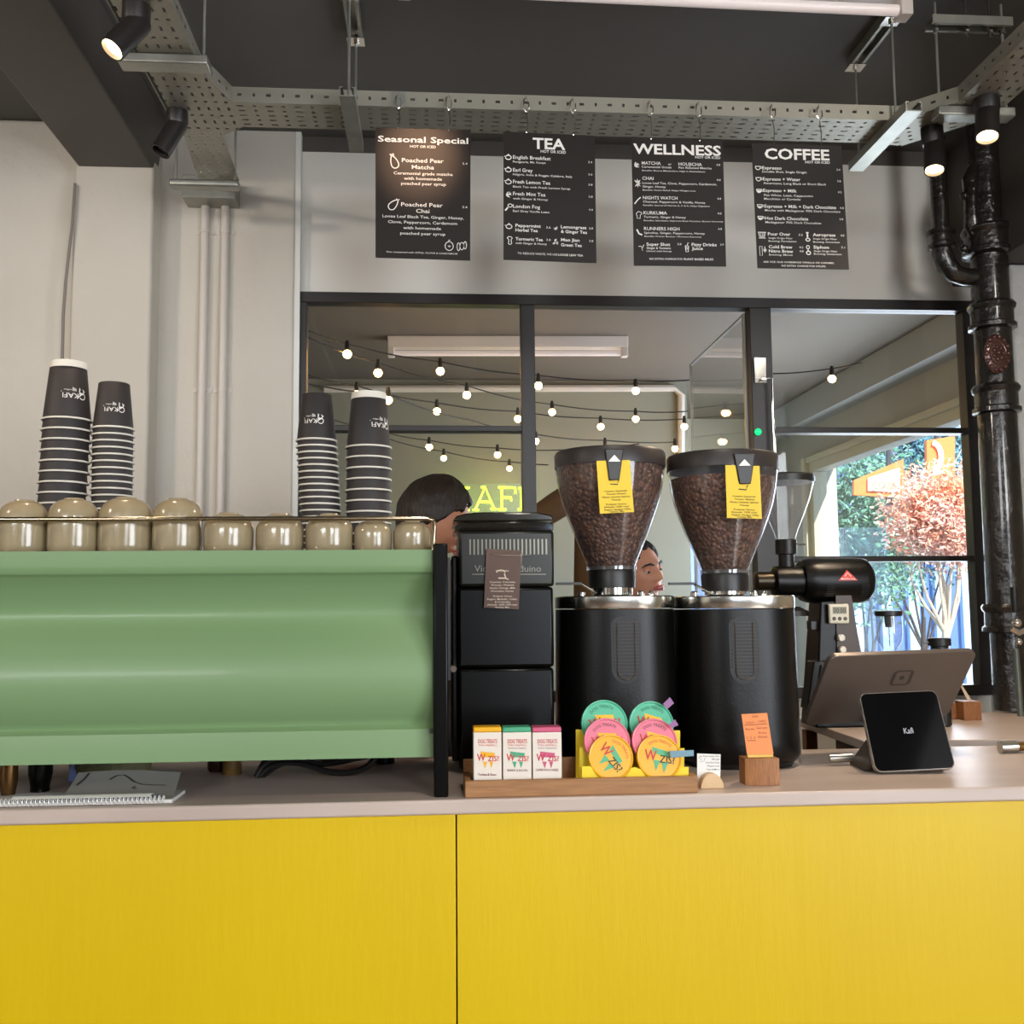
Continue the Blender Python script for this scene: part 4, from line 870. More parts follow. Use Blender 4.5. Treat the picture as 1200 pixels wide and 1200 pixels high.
tin(708.5, 847.5, 27.5, 1.772, TEAL, 'teal_tin', -10, 'teal round dog treat tin at the back left of the display', False)
tin(763.5, 848, 26.5, 1.772, TEAL, 'teal_tin', 8, 'teal round dog treat tin at the back right of the display', False, ([(777, 825), (785, 817), (790, 824), (782, 831)], TAPE))
tin(711.5, 869, 27.5, 1.742, PINK, 'pink_tin', -8, 'pink round dog treat tin in the middle left of the display', False)
tin(767, 869, 27, 1.742, PINK, 'pink_tin', 5, 'pink round dog treat tin in the middle right of the display', False, ([(784, 849), (791, 843), (795, 850), (787, 853)], TAPE))
tin(716, 887.5, 26.5, 1.728, AMB, 'amber_tin', 52, 'amber round dog treat tin at the front left, its logo turned sideways', True)
tin(772.5, 887.5, 26.5, 1.728, AMB, 'amber_tin', 8, 'amber round dog treat tin at the front right with upright logo', True, ([(785, 880), (813, 879), (813, 886), (786, 888)], TAPEB))

# white card in a half round holder
Y = 1.76; 
t = thing('card_stand', (at(832, 922, 1.74).x, 1.745, CT), 'pale half-round wooden holder with a small white printed card', 'card holder')
c = at(835, 923, 1.735); r_ = 14*sc(835, 915, 1.735)
MB().prism([(r_*cos(a), r_*1.25*sin(a)) for a in [pi*k/16 for k in range(17)]], lambda u, v, k: (c.x+u, 1.735+.018*k, CT+v)).build('holder', BIRCH, t, bev=.0012)
P4 = [at(x, y, 1.7545) for x, y in ((817, 883), (844.5, 884), (844, 918), (817, 918))]
MB().hexa(P4, [p+Vector((0, .0008, 0)) for p in P4]).build('card', mat('white_card', rgb(238, 236, 230), .5), t)
mb = MB(); fn = lambda u, v: at(u, v, 1.7540)
for s1, a, b_, y in (('to Patronise this', 820, 843, 887), ('Shop', 834, 843, 890.5), ('Scan the Code', 827, 843, 894.5), ('Please Let', 829, 843, 898.5), ('Tips & More', 828, 843, 902.5)): put_text(mb, s1, a, b_, y, 1.9, fn, .3)
stroke(mb, [(819, 887), (822, 890), (820, 893), (825, 892), (826, 888)], .35, fn)
mb.build('lettering', PRINTK, t, flat=True)
# orange card in wood block
Y = 1.752; a, b_ = at(875, 920, Y), at(914.5, 921, Y); zt_ = at(895, 889, Y).z
t = thing('wooden_block', ((a.x+b_.x)/2, Y+.02, CT), 'small wooden block holding upright orange and yellow cards', 'card holder')
MB().prism([(a.x, Y+.008), (a.x+.014, Y), (b_.x, Y+.001), (b_.x-.001, Y+.04), (a.x, Y+.042)], lambda u, v, k: (u, v, CT+(zt_-CT)*k)).build('block', OAKV, t, bev=.001)
def leancard(pts, Y0, Y1, th, m_, nm, par):
    P = [at(pts[0][0], pts[0][1], Y1), at(pts[1][0], pts[1][1], Y1), at(pts[2][0], pts[2][1], Y0), at(pts[3][0], pts[3][1], Y0)]
    MB().hexa(P, [p+Vector((0, th, 0)) for p in P]).build(nm, m_, par); return P
OC = mat('orange_card', rgb(236, 142, 76), .55)
P = leancard([(869, 837), (899, 835.5), (906.5, 884), (875.5, 884)], Y+.012, Y+.030, .002, OC, 'orange_cards', t)
leancard([(871, 838), (899, 836), (907, 893), (877, 893)], Y+.015, Y+.034, .003, mat('yellow_cards', rgb(240, 200, 90), .5), 'yellow_cards', t)
mb = MB(); ln = lambda u, v: (P[0]*(1-u)+P[1]*u)*(1-v)+(P[3]*(1-u)+P[2]*u)*v+Vector((0, -.0006, 0))
INKO = mat('brown_ink', rgb(170, 84, 40), .5)
for s1, a_, b2, v in (('KAFI', .4, .62, .1), ('LOYALTY', .1, .45, .25), ('CARD', .6, .9, .22), ('Buy six', .08, .4, .4), ('Get one', .5, .9, .38), ('free', .55, .85, .5), ('drink', .5, .88, .6), ('1 2 3', .08, .4, .62)): put_text(mb, s1, a_, b2, v, .06, ln, .3)
stroke(mb, [(.05, .28), (.92, .26)], .02, ln); stroke(mb, [(.08, .66), (.4, .66)], .02, ln)
mb.build('lettering', INKO, t, flat=True)

# ================================================================== MENU BOARDS
YBD = 2.335
def menu_board(corners, W, H, label, lines, icons, hooks):
    P4 = [at(x, y, YBD) for x, y in corners]; TL, TR, BR, BL = P4
    t = thing('menu_board', ((TL.x+TR.x)/2, YBD, BL.z), label, 'menu board', 'menu boards hung from the cable tray')
    def fn(u, v, d=-.0005):
        u /= W; v /= H
        p = (TL*(1-u)+TR*u)*(1-v)+(BL*(1-u)+BR*u)*v
        return Vector((p.x, YBD+d, p.z))
    pa = MB().hexa([BL, BR, BR+Vector((0, .003, 0)), BL+Vector((0, .003, 0))], [TL, TR, TR+Vector((0, .003, 0)), TL+Vector((0, .003, 0))]).build('panel', BOARD, t)
    mb = MB()
    for l in lines:
        s1, a, b_, v, cap = l[:5]; bo = l[5] if len(l) > 5 else .35
        put_text(mb, s1, a, b_, v, cap, fn, bo)
    mb.build('lettering', PWHITE, pa, flat=True)
    mb = MB()
    for ic in icons: ic(mb, fn)
    if mb.v: mb.build('drawings', PWHITE, pa, flat=True)
    for hx, hy in hooks:
        a = at(hx, hy, YBD); top = Vector((a.x, 2.352, 2.616)); 
        mb = MB(); mb.tube([top+Vector((.004, 0, .004)), top+Vector((0, -.012, .006)), top+Vector((-.006, -.016, -.004)), top+Vector((-.007, -.014, -.02)), top+Vector((0, -.013, -.032)), top+Vector((.007, -.014, -.022)), top+Vector((.006, -.015, -.008))], .0017, 8)
        lo = Vector((a.x, YBD+.0015, a.z-.004)); mid = top+Vector((0, -.013, -.030))
        mb.tube([mid, mid.lerp(lo, .5)+Vector((.003, 0, 0)), lo+Vector((0, -.003, .006)), lo], .0013, 6)
        mb.build('hook', CHROME, t)
def ring(cx_, cy_, rx, ry, w=5): return lambda mb, fn: stroke(mb, ell(cx_, cy_, rx, ry, 20), w, fn, closed=True)
def line(pts, w=5): return lambda mb, fn: stroke(mb, pts, w, fn)
def cupi(x, y, fill=0):
    def f(mb, fn):
        stroke(mb, [(x-22, y-14), (x+22, y-14)], 6, fn); stroke(mb, ell(x, y-12, 20, 26, 12, 0, pi, False), 6, fn); stroke(mb, ell(x+24, y-4, 7, 8, 10), 4, fn, closed=True)
        if fill: poly2(mb, ell(x, y-12+fill, 18, 22-fill, 12, 0, pi, False), fn)
    return f
def poti(x, y):
    def f(mb, fn):
        stroke(mb, ell(x, y, 24, 17, 16), 7, fn, closed=True); stroke(mb, [(x-20, y-4), (x-34, y-12)], 6, fn); stroke(mb, [(x-8, y-20), (x, y-27), (x+8, y-20)], 5, fn)
    return f
def leafi(x, y, a=0, l=24):
    def f(mb, fn):
        for s_ in (-.7, 0, .7):
            q = a+s_; e = (x+l*cos(q), y+l*sin(q)); m1 = (x+l*.5*cos(q+.3), y+l*.5*sin(q+.3)); m2 = (x+l*.5*cos(q-.3), y+l*.5*sin(q-.3)); poly2(mb, [(x, y), m1, e, m2], fn)
    return f
def price(s1, u0, u1, v, c=14): return (s1, u0, u1, v, c, .2)
# Seasonal Special
L = [("Seasonal Special", 20, 768, 116, 50, 2), ("HOT OR ICED", 285, 500, 160, 22, 1.5), ("Poached Pear", 218, 563, 282, 35, 1), ("Matcha", 300, 485, 337, 34, 1),
 ("Ceremonial grade matcha", 150, 640, 386, 25, .8), ("with homemade", 235, 550, 428, 25, .8), ("poached pear syrup", 212, 585, 470, 25, .8), price("5.4", 722, 762, 290, 18),
 ("Poached Pear", 212, 558, 648, 33, 1), ("Chai", 336, 447, 699, 33, 1), ("Loose Leaf Black Tea, Ginger, Honey,", 58, 732, 744, 24, .6), ("Clove, Peppercorn, Cardamom", 104, 678, 790, 24, .6),
 ("with homemade", 230, 543, 836, 24, .6), ("poached pear syrup", 205, 580, 881, 24, .6), price("5.4", 722, 762, 650, 18), ("Pear sweetened with APPLE, CLOVE & CARDAMOM", 93, 680, 1033, 13, .2)]
def pear(cx_, cy_, s_, rot, w=8):
    P = []
    for k in range(26):
        a = 2*pi*k/26; y = -cos(a); x = sin(a)*(.70+.30*y*1.1)*1.0; y = y*1.28-.15*(y < 0)
        P.append((cx_+s_*(x*cos(rot)-y*sin(rot)), cy_+s_*(x*sin(rot)+y*cos(rot))))
    return lambda mb, fn: stroke(mb, P, w, fn, closed=True)
I = [pear(155, 285, 40, -.35), line([(128, 232), (118, 220), (135, 222), (146, 214), (150, 232)], 7), pear(148, 638, 38, .75), line([(180, 600), (172, 588), (188, 600), (198, 592)], 7),
     ring(612, 965, 34, 36, 6), line([(612, 930), (606, 918), (622, 916)], 6), ring(690, 968, 12, 32, 5), ring(718, 962, 16, 30, 5), ring(745, 955, 12, 30, 5), leafi(612, 975, -1.5, 20)]
menu_board([(440, 149.5), (551.5, 152.5), (551, 305), (440, 301.5)], 788, 1075, 'dark menu board headed Seasonal Special, lit by a warm spot glow, leftmost', L, I, [(467, 150), (526, 152)])
# Tea
L = [("TEA", 242, 512, 130, 92, 3), ("HOT OR ICED", 307, 517, 163, 24, 1), ("English Breakfast", 78, 390, 224, 30, 1), ("Rangpuria, Mt. Kenya", 78, 348, 255, 17), ("Earl Grey", 78, 240, 330, 30, 1), ("Nilgiris, India & Reggio Calabria, Italy", 78, 568, 361, 17),
 ("Fresh Lemon Tea", 78, 385, 427, 30, 1), ("Black Tea with Fresh Lemon Syrup", 78, 550, 462, 17), ("Fresh Mint Tea", 78, 345, 526, 30, 1), ("with Ginger & Honey", 78, 365, 560, 17), ("London Fog", 78, 300, 629, 30, 1), ("Earl Grey Vanilla Latte", 78, 375, 663, 17),
 ("Peppermint", 98, 305, 785, 26, 2), ("Herbal Tea", 98, 280, 822, 26, 2), ("Turmeric Tea", 98, 322, 895, 26, 2), ("with Ginger & Honey", 98, 355, 925, 17), ("Lemongrass", 470, 680, 782, 26, 2), ("& Ginger Tea", 470, 685, 820, 26, 2), ("Mao Jian", 470, 622, 888, 26, 2), ("Green Tea", 470, 640, 930, 26, 2),
 ("TO REDUCE WASTE, WE USE", 115, 440, 1008, 17, .2), ("LOOSE LEAF TEA", 447, 650, 1008, 17, 2)]+[price(s_, 702, 735, v, 17) for s_, v in (('3.4', 232), ('3.6', 335), ('3.8', 420), ('3.8', 520), ('4.4', 628), ('3.8', 782), ('3.8', 886))]+[price('3.6', 350, 385, 788, 17), price('3.8', 350, 385, 890, 17)]
I = [poti(40, 215), poti(40, 318), poti(40, 418), leafi(20, 530, -.3, 40), leafi(45, 520, -.5, 26), line([(14, 655), (36, 628)], 12), ring(54, 612, 18, 13, 6), poti(45, 785), line([(30, 880), (40, 868), (60, 868), (72, 880), (62, 892), (66, 925), (52, 932), (40, 925), (44, 892), (30, 880)], 6), leafi(425, 800, -1.5, 26), leafi(440, 790, -2.4, 24), leafi(415, 880, .4, 26), leafi(430, 905, 0, 22), leafi(410, 900, 1.2, 22)]
menu_board([(590, 154), (697, 159), (699, 308), (590, 304)], 760, 1055, 'dark menu board headed TEA, second from the left', L, I, [(617, 155), (672, 158)])
# Wellness
L = [("WELLNESS", 12, 742, 127, 86, 3), ("HOT OR ICED", 525, 735, 155, 21, 1.5), ("MATCHA", 80, 238, 217, 28, .8), ("or", 298, 328, 217, 18), ("HOUJICHA", 385, 580, 219, 28, .8), ("Ceremonial Grade", 80, 325, 244, 18), ("Pan Roasted Matcha", 385, 660, 244, 18), ("Benefits: Boosts Metabolism, High in Antioxidants", 82, 605, 272, 12, .2),
 ("CHAI", 82, 175, 344, 28, .8), ("Loose Leaf Tea, Clove, Peppercorn, Cardamom,", 82, 700, 378, 18), ("Ginger, Honey", 82, 275, 408, 18), ("Benefits: Stress Relief, Helps Weight Loss", 84, 520, 434, 12, .2), ("NIGHTS WATCH", 84, 370, 505, 28, .8), ("Charcoal, Peppercorn & Vanilla, Honey", 84, 600, 533, 18), ("Benefits: Source of Vitamin A, C & K, Helps Digestion", 86, 635, 560, 12, .2),
 ("KURKUMA", 86, 280, 630, 28, .8), ("Turmeric, Ginger & Honey", 88, 435, 659, 18), ("Benefits: Stimulates, Improves Brain Function, Boosts Immunity", 88, 745, 686, 12, .2), ("RUNNERS HIGH", 88, 380, 760, 28, .8), ("Spirulina, Ginger, Peppercorn, Honey", 88, 590, 790, 18), ("Benefits: Protein Booster, Workout Recovery", 90, 560, 816, 12, .2),
 ("Super Shot", 105, 300, 888, 26, 2), ("Ginger & Turmeric", 105, 305, 915, 18, 1.2), ("Infused with Honey", 105, 310, 938, 13), ("Fizzy Drinks", 478, 685, 886, 26, 2), ("Juice", 478, 570, 918, 26, 2), ("NO EXTRA CHARGE FOR", 128, 400, 1003, 17, .2), ("PLANT BASED MILKS", 410, 655, 1003, 17, 2)]+[price('4.8', 700, 732, v, 17) for v in (213, 340, 497, 620, 750)]+[price('3.8', 360, 392, 880, 17), price('3.9', 714, 744, 880, 17)]
I = [leafi(20, 235, -.6, 42), leafi(38, 225, -.9, 26), leafi(42, 375, -1.6, 40), leafi(42, 375, 1.5, 36), leafi(42, 375, 0, 30), line([(14, 545), (42, 510), (66, 490)], 9), line([(30, 620), (44, 608), (66, 614), (74, 628), (60, 634), (58, 665), (32, 662), (34, 640), (26, 634), (30, 620)], 5), line([(28, 755), (46, 790), (72, 800)], 13), line([(40, 895), (62, 893), (74, 905), (84, 880)], 5), line([(66, 900), (72, 930)], 4), line([(425, 885), (452, 885), (448, 935), (430, 935), (425, 885)], 6), line([(440, 885), (446, 862), (456, 862)], 5), ring(438, 905, 8, 8, 4)]
menu_board([(740, 162), (847, 165), (851, 312), (743, 311)], 760, 1050, 'dark menu board headed WELLNESS, third from the left', L, I, [(763, 163), (820, 165)])
# Coffee
L = [("COFFEE", 100, 630, 126, 90, 3), ("HOT OR ICED", 428, 630, 156, 21, 1.5), ("Espresso", 75, 232, 214, 27, 1.5), ("Double Shot, Single Origin", 74, 434, 241, 18), ("Espresso + Water", 76, 380, 306, 27, 1.5), ("Americano, Long Black or Short Black", 78, 590, 337, 18), ("Espresso + Milk", 74, 346, 401, 27, 1.5), ("Flat White, Latte, Cappuccino", 78, 476, 436, 18), ("Macchiato or Cortado", 77, 373, 466, 18),
 ("Espresso + Milk + Dark Chocolate", 77, 660, 531, 27, 1.5), ("Mocha with Madagascar 70% Dark Chocolate", 79, 692, 561, 18), ("Hot Dark Chocolate", 78, 427, 630, 27, 1.5), ("Madagascar 70% Dark Chocolate", 79, 530, 659, 18),
 ("Pour Over", 94, 276, 759, 26, 2), ("Single Origin Filter", 98, 292, 787, 15), ("Brewing: Percolation", 97, 320, 812, 15), ("Cold Brew", 96, 286, 864, 26, 2), ("Nitro Brew", 95, 290, 899, 26, 2), ("Brewing: Mixed", 95, 282, 924, 15), ("Aeropress", 457, 640, 758, 26, 2), ("Single Origin Filter", 458, 650, 786, 15), ("Brewing: Immersion", 457, 670, 812, 15), ("Siphon", 456, 582, 860, 26, 2), ("Single Origin Filter", 458, 648, 887, 15), ("Brewing: Immersion", 457, 680, 910, 15),
 ("ASK FOR OUR HOMEMADE VANILLA OR CARAMEL", 47, 618, 983, 15, .4), ("NO EXTRA CHARGE FOR SYRUPS", 192, 545, 1012, 15, .4)]+[price(s_, 682, 712, v, 17) for s_, v in (('3.4', 212), ('3.6', 306), ('4.2', 398), ('3.8', 622), ('4.8', 756), ('7.1', 855))]+[price('4.8', 690, 722, 529, 17), price('3.5', 342, 374, 758, 17), price('4.2', 342, 374, 860, 17), price('4.8', 342, 374, 892, 17)]
I = [cupi(40, 205), cupi(40, 298), cupi(40, 395, 6), cupi(40, 522, 10), cupi(40, 618, 8), line([(14, 735), (80, 735)], 6), line([(20, 740), (26, 770), (66, 770), (72, 740)], 6), line([(34, 735), (34, 770)], 4), line([(48, 735), (48, 770)], 4), line([(60, 735), (60, 770)], 4), line([(20, 782), (74, 782)], 6),
     line([(22, 850), (42, 850), (42, 925), (22, 925), (22, 850)], 4), line([(64, 850), (64, 900)], 6), leafi(64, 880, 0, 18), leafi(64, 880, 3.1, 18), line([(402, 730), (424, 730)], 8), line([(413, 735), (413, 770)], 12), ring(415, 788, 16, 12, 7), ring(412, 850, 12, 14, 6), line([(412, 866), (412, 880)], 7), ring(414, 896, 16, 14, 8)]
menu_board([(881, 168), (986, 170.5), (995, 316), (888, 314)], 735, 1027, 'dark menu board headed COFFEE, hanging slightly askew, rightmost', L, I, [(907, 169), (962, 170)])

# ================================================================== CABLE TRAY
def perf():
    m = bpy.data.materials.new('perforated_steel'); m.use_nodes = True; nt = m.node_tree; b = nt.nodes['Principled BSDF']; out = nt.nodes['Material Output']
    b.inputs['Base Color'].default_value = rgb(160, 156, 142); b.inputs['Metallic'].default_value = .45; b.inputs['Roughness'].default_value = .42
    at_ = nt.nodes.new('ShaderNodeAttribute'); at_.attribute_name = 'slot_uv'
    sx = nt.nodes.new('ShaderNodeSeparateXYZ'); nt.links.new(at_.outputs['Vector'], sx.inputs[0])
    def M(op, a, b_=None):
        n = nt.nodes.new('ShaderNodeMath'); n.operation = op
        for i, q in enumerate((a, b_)):
            if q is None: continue
            if isinstance(q, (int, float)): n.inputs[i].default_value = q
            else: nt.links.new(q, n.inputs[i])
        return n.outputs[0]
    u, v = sx.outputs[0], sx.outputs[1]
    cu = M('DIVIDE', u, .034); fu = M('FRACT', cu); iu = M('FLOOR', cu); odd = M('MODULO', iu, 2)
    fv = M('FRACT', M('DIVIDE', v, .0235))
    du = M('MULTIPLY', M('ABSOLUTE', M('SUBTRACT', fu, .5)), .034); dv = M('MULTIPLY', M('ABSOLUTE', M('SUBTRACT', fv, .5)), .0235)
    # slots lie along u in even rows, smaller round-ended ones in odd rows
    wu = M('SUBTRACT', .0085, M('MULTIPLY', M('ABSOLUTE', odd), .0042)); wv = M('ADD', .0030, M('MULTIPLY', M('ABSOLUTE', odd), .0010))
    kz = M('SUBTRACT', 1, M('MULTIPLY', sx.outputs[2], .35)); hole = M('MULTIPLY', M('LESS_THAN', du, M('MULTIPLY', wu, kz)), M('LESS_THAN', dv, M('MULTIPLY', wv, kz)))
    tr = nt.nodes.new('ShaderNodeBsdfTransparent'); mx = nt.nodes.new('ShaderNodeMixShader')
    nt.links.new(hole, mx.inputs[0]); nt.links.new(b.outputs[0], mx.inputs[1]); nt.links.new(tr.outputs[0], mx.inputs[2]); nt.links.new(mx.outputs[0], out.inputs[0])
    return m
PERF = perf(); TZ = 2.60
tray = thing('cable_tray', (.3, 2.42, TZ), 'galvanised perforated cable tray hung under the dark ceiling', 'cable tray')
def plate(name, poly3, du_, origin, th=.0016, fl=False):
    # poly3 ordered; slot coordinates measured along du_ and across it from origin
    P = [Vector(p) for p in poly3]; o = Vector(origin); d = Vector(du_).normalized(); n = (P[1]-P[0]).cross(P[2]-P[0]).normalized(); w = n.cross(d)
    if n.z < 0: n = -n
    mb = MB(); k = len(P); mb.add(P+[p+n*th for p in P], [tuple(range(k)), tuple(range(k, 2*k))[::-1]]+[(i, (i+1) % k, (i+1) % k+k, i+k) for i in range(k)])
    tc = [((q-o).dot(d)+5.1, (q-o).dot(w)+4.7, 0) for q in mb.v]
    if fl: tc = [((q-o).dot(d)+5.1, (q.z-TZ-FH/2)*.6+.01175+.0235*50, 1) for q in mb.v]
    return mb.build(name, PERF, tray, flat=True, tc=tc)
yf, yb = 2.362, 2.488; xl0, xl1 = -.640, -.517; FH = .038
plate('tray_floor', [(xl0, -1.0, TZ), (xl1, -1.0, TZ), (xl1, 2.22, TZ), (-.475, yf, TZ), (-.475, yb, TZ), (-.53, 2.535, TZ), (xl0+.01, 2.535, TZ)], (0, 1, 0), (xl0-.0015, 0, TZ))
plate('tray_floor', [(-.475, yf, TZ), (1.15, yf, TZ), (1.15, yb, TZ), (-.475, yb, TZ)], (1, 0, 0), (0, yf+.004, TZ))
plate('tray_floor', [(1.15, yf, TZ), (1.252, 2.26, TZ), (1.372, 2.26, TZ), (1.372, 2.33, TZ), (1.22, yb+.01, TZ), (1.15, yb, TZ)], (1, -.6, 0), (0, yf, TZ))
plate('tray_floor', [(1.252, 2.26, TZ), (1.252, -1.0, TZ), (1.372, -1.0, TZ), (1.372, 2.26, TZ)], (0, 1, 0), (1.252+.002, 0, TZ))
def flange(a, b_):
    a, b_ = Vector(a), Vector(b_); plate('side_flange', [a, b_, b_+Vector((0, 0, FH)), a+Vector((0, 0, FH))], (b_-a), a-Vector((0, 0, .0005)), fl=True)
flange((xl0, -1.0, TZ), (xl0, 2.5, TZ)); flange((xl1, -1.0, TZ), (xl1, 2.22, TZ)); flange((xl1, 2.22, TZ), (-.475, yf, TZ)); flange((-.475, yf, TZ), (1.15, yf, TZ)); flange((-.475, yb, TZ), (1.15, yb, TZ))
flange((1.15, yf, TZ), (1.252, 2.26, TZ)); flange((1.252, 2.26, TZ), (1.252, -1.0, TZ)); flange((1.372, -1.0, TZ), (1.372, 2.33, TZ)); flange((1.372, 2.33, TZ), (1.22, yb+.01, TZ)); flange((-.475, yb, TZ), (-.53, 2.535, TZ))
# drop towards the wall
da, db = at(236, 211, 2.98), at(276, 211, 2.98)
plate('tray_drop', [(-.628, 2.535, TZ), (-.530, 2.535, TZ), (db.x+.01, 2.99, db.z), (da.x-.01, 2.99, da.z)], (0, 1, -.1), (-.63, 2.53, TZ))
xk0, xk1 = at(215, 228, 3.03).x, at(277, 228, 3.03).x
MB().box(xk0, xk1, 3.01, YB-.002, at(240, 235, 3.03).z, at(240, 208, 3.03).z).build('end_box', STEEL, tray, bev=.002)
# struts and threaded rods
def strut(a, b_, w, h, name='strut', par=tray, up=False):
    a, b_ = Vector(a), Vector(b_); d = (b_-a).normalized(); x = d.cross(Vector((0, 0, 1))).normalized()
    prof = [(-w/2, 0), (-w/2, h), (w/2, h), (w/2, 0), (w/2-.008, 0), (w/2-.008, .003), (w/2-.003, .003), (w/2-.003, h-.003), (-w/2+.003, h-.003), (-w/2+.003, .003), (-w/2+.008, .003), (-w/2+.008, 0)]
    if up: prof = [(u, h-v) for u, v in prof]
    return MB().prism(prof, lambda u, v, k: (b_ if k else a)+x*u+Vector((0, 0, v))).build(name, STEEL, par)
def rod(x, y, z0, z1): MB().tube([(x, y, z0), (x, y, z1)], .0035, 8).build('threaded_rod', STEEL, tray)
def plates(a, b_):
    for p in (a, b_): MB().box(p[0]-.022, p[0]+.022, p[1]-.02, p[1]+.02, p[2]-.003, p[2]).build('washer_plate', CHROME, tray); MB().lathe([(.008, p[2]-.011), (.008, p[2]-.003)], (p[0], p[1], 0), 6).build('nut', CHROME, tray)
# over the left run
sa, sb = atz(140, 77, TZ-.022), atz(246, 82, TZ-.022); MB().box(sa.x, sb.x, sa.y-.02, sa.y+.025, TZ-.022, TZ-.001).build('strut', STEEL, tray, bev=.003)
rod(sb.x-.012, sa.y, TZ-.02, CEILZ); rod(sa.x+.012, sa.y, TZ-.02, CEILZ)
# by the wall over the drop
sa, sb = at(200, 218, 2.86), at(282, 218, 2.86); zz_ = sa.z
mb = MB(); mb.box(sa.x, sb.x, 2.83, 2.87, zz_-.010, zz_+.012); mb.build('strut', STEEL, tray, bev=.008, seg=3)
for px in (207, 276): x = at(px, 218, 2.86).x; rod(x, 2.85, zz_, CEILZ)
# middle
x = at(412, 140, 2.4).x; strut((x, 2.27, TZ-.024), (x, 2.56, TZ-.024), .036, .023, up=True)
xt = at(410, 40, 2.4).x; strut((x, 2.30, CEILZ-.03), (x, 2.53, CEILZ-.03), .036, .028); rod(x, 2.32, TZ-.02, CEILZ-.01); rod(x, 2.52, TZ-.02, CEILZ-.01); plates((x, 2.32, CEILZ-.028), (x, 2.52, CEILZ-.028))
# right under the tray
x = 1.13; strut((1.14, 2.26, TZ-.026), (1.14, 2.60, TZ-.026), .040, .024, up=True); strut((1.135, 2.33, CEILZ-.03), (1.135, 2.58, CEILZ-.03), .036, .028); rod(1.135, 2.345, TZ-.02, CEILZ-.01); rod(1.135, 2.565, TZ-.02, CEILZ-.01); plates((1.135, 2.345, CEILZ-.030), (1.135, 2.565, CEILZ-.030))
# far right over the run
sa, sb = atz(1096, 137, TZ-.022), atz(1186, 139, TZ-.022); ys = sa.y
MB().box(sa.x, sb.x, ys-.02, ys+.022, TZ-.024, TZ-.001).build('strut', STEEL, tray, bev=.003)
rod(sa.x+.012, ys, TZ-.02, CEILZ-.01); rod(sb.x-.012, ys, TZ-.02, CEILZ-.01); strut((sa.x-.005, ys, CEILZ-.075), (sb.x+.005, ys, CEILZ-.075), .042, .022, 'ceiling_channel')
for xx in (sa.x+.012, sb.x-.012, sa.x+.09, sa.x+.15): MB().lathe([(.007, CEILZ-.088), (.007, CEILZ-.076)], (xx, ys, 0), 6).build('nut', CHROME, tray)
for xx in (sa.x+.09, sa.x+.15): MB().tube([(xx, ys, CEILZ-.098), (xx, ys, CEILZ)], .0035, 8).build('ceiling_bolt', CHROME, tray)
p = at(467, 125, 2.36); MB().box(p.x-.016, p.x+.016, yf-.003, yf-.001, TZ-.002, TZ+.036).build('splice_plate', STEEL, tray)

# conduits down the recessed wall
for px, lb in ((236.5, 'left of two white conduits running down the recessed wall'), (260.5, 'right of two white conduits running down the recessed wall')):
    x = at(px, 420, YB-.02).x; zt_ = at(px, 234, YB-.02).z
    t = thing('wall_conduit', (x, YB-.014, 0), lb, 'conduit', 'white conduits on the recessed wall')
    MB().tube([(x, YB-.013, .3), (x, YB-.013, zt_)], .0125, 14).build('pipe', mat('white_pipe_paint', rgb(214, 206, 196), .4), t)
    for py in (270, 456):
        z = at(px, py, YB-.02).z; mb = MB(); mb.tube([(x, YB-.013, z-.006), (x, YB-.013, z+.006)], .0145, 14); mb.box(x-.028, x+.028, YB-.004, YB, z-.007, z+.007); mb.lathe([(.003, YB-.007), (.003, YB-.004)], (x+.022, 0, z), 8, 'y'); mb.build('saddle_clip', _m['white_pipe_paint'], t)
# grey cable at the pillar corner
mb = MB(); L = [at(*p) for p in ((88, 215, YA-.012), (85, 260, YA-.012), (77, 330, YA-.012), (74, 372, YA-.012), (73, 424, YA-.012), (72, 640, YA-.012))]; L.append(Vector((L[-1].x, L[-1].y, .01)))
tag(mb.tube([v for v in L], .0045, 8).build('power_cable', mat('grey_cable', rgb(132, 124, 116), .5)), 'grey cable running down the corner left of the pillar behind the cup stacks', 'cable')

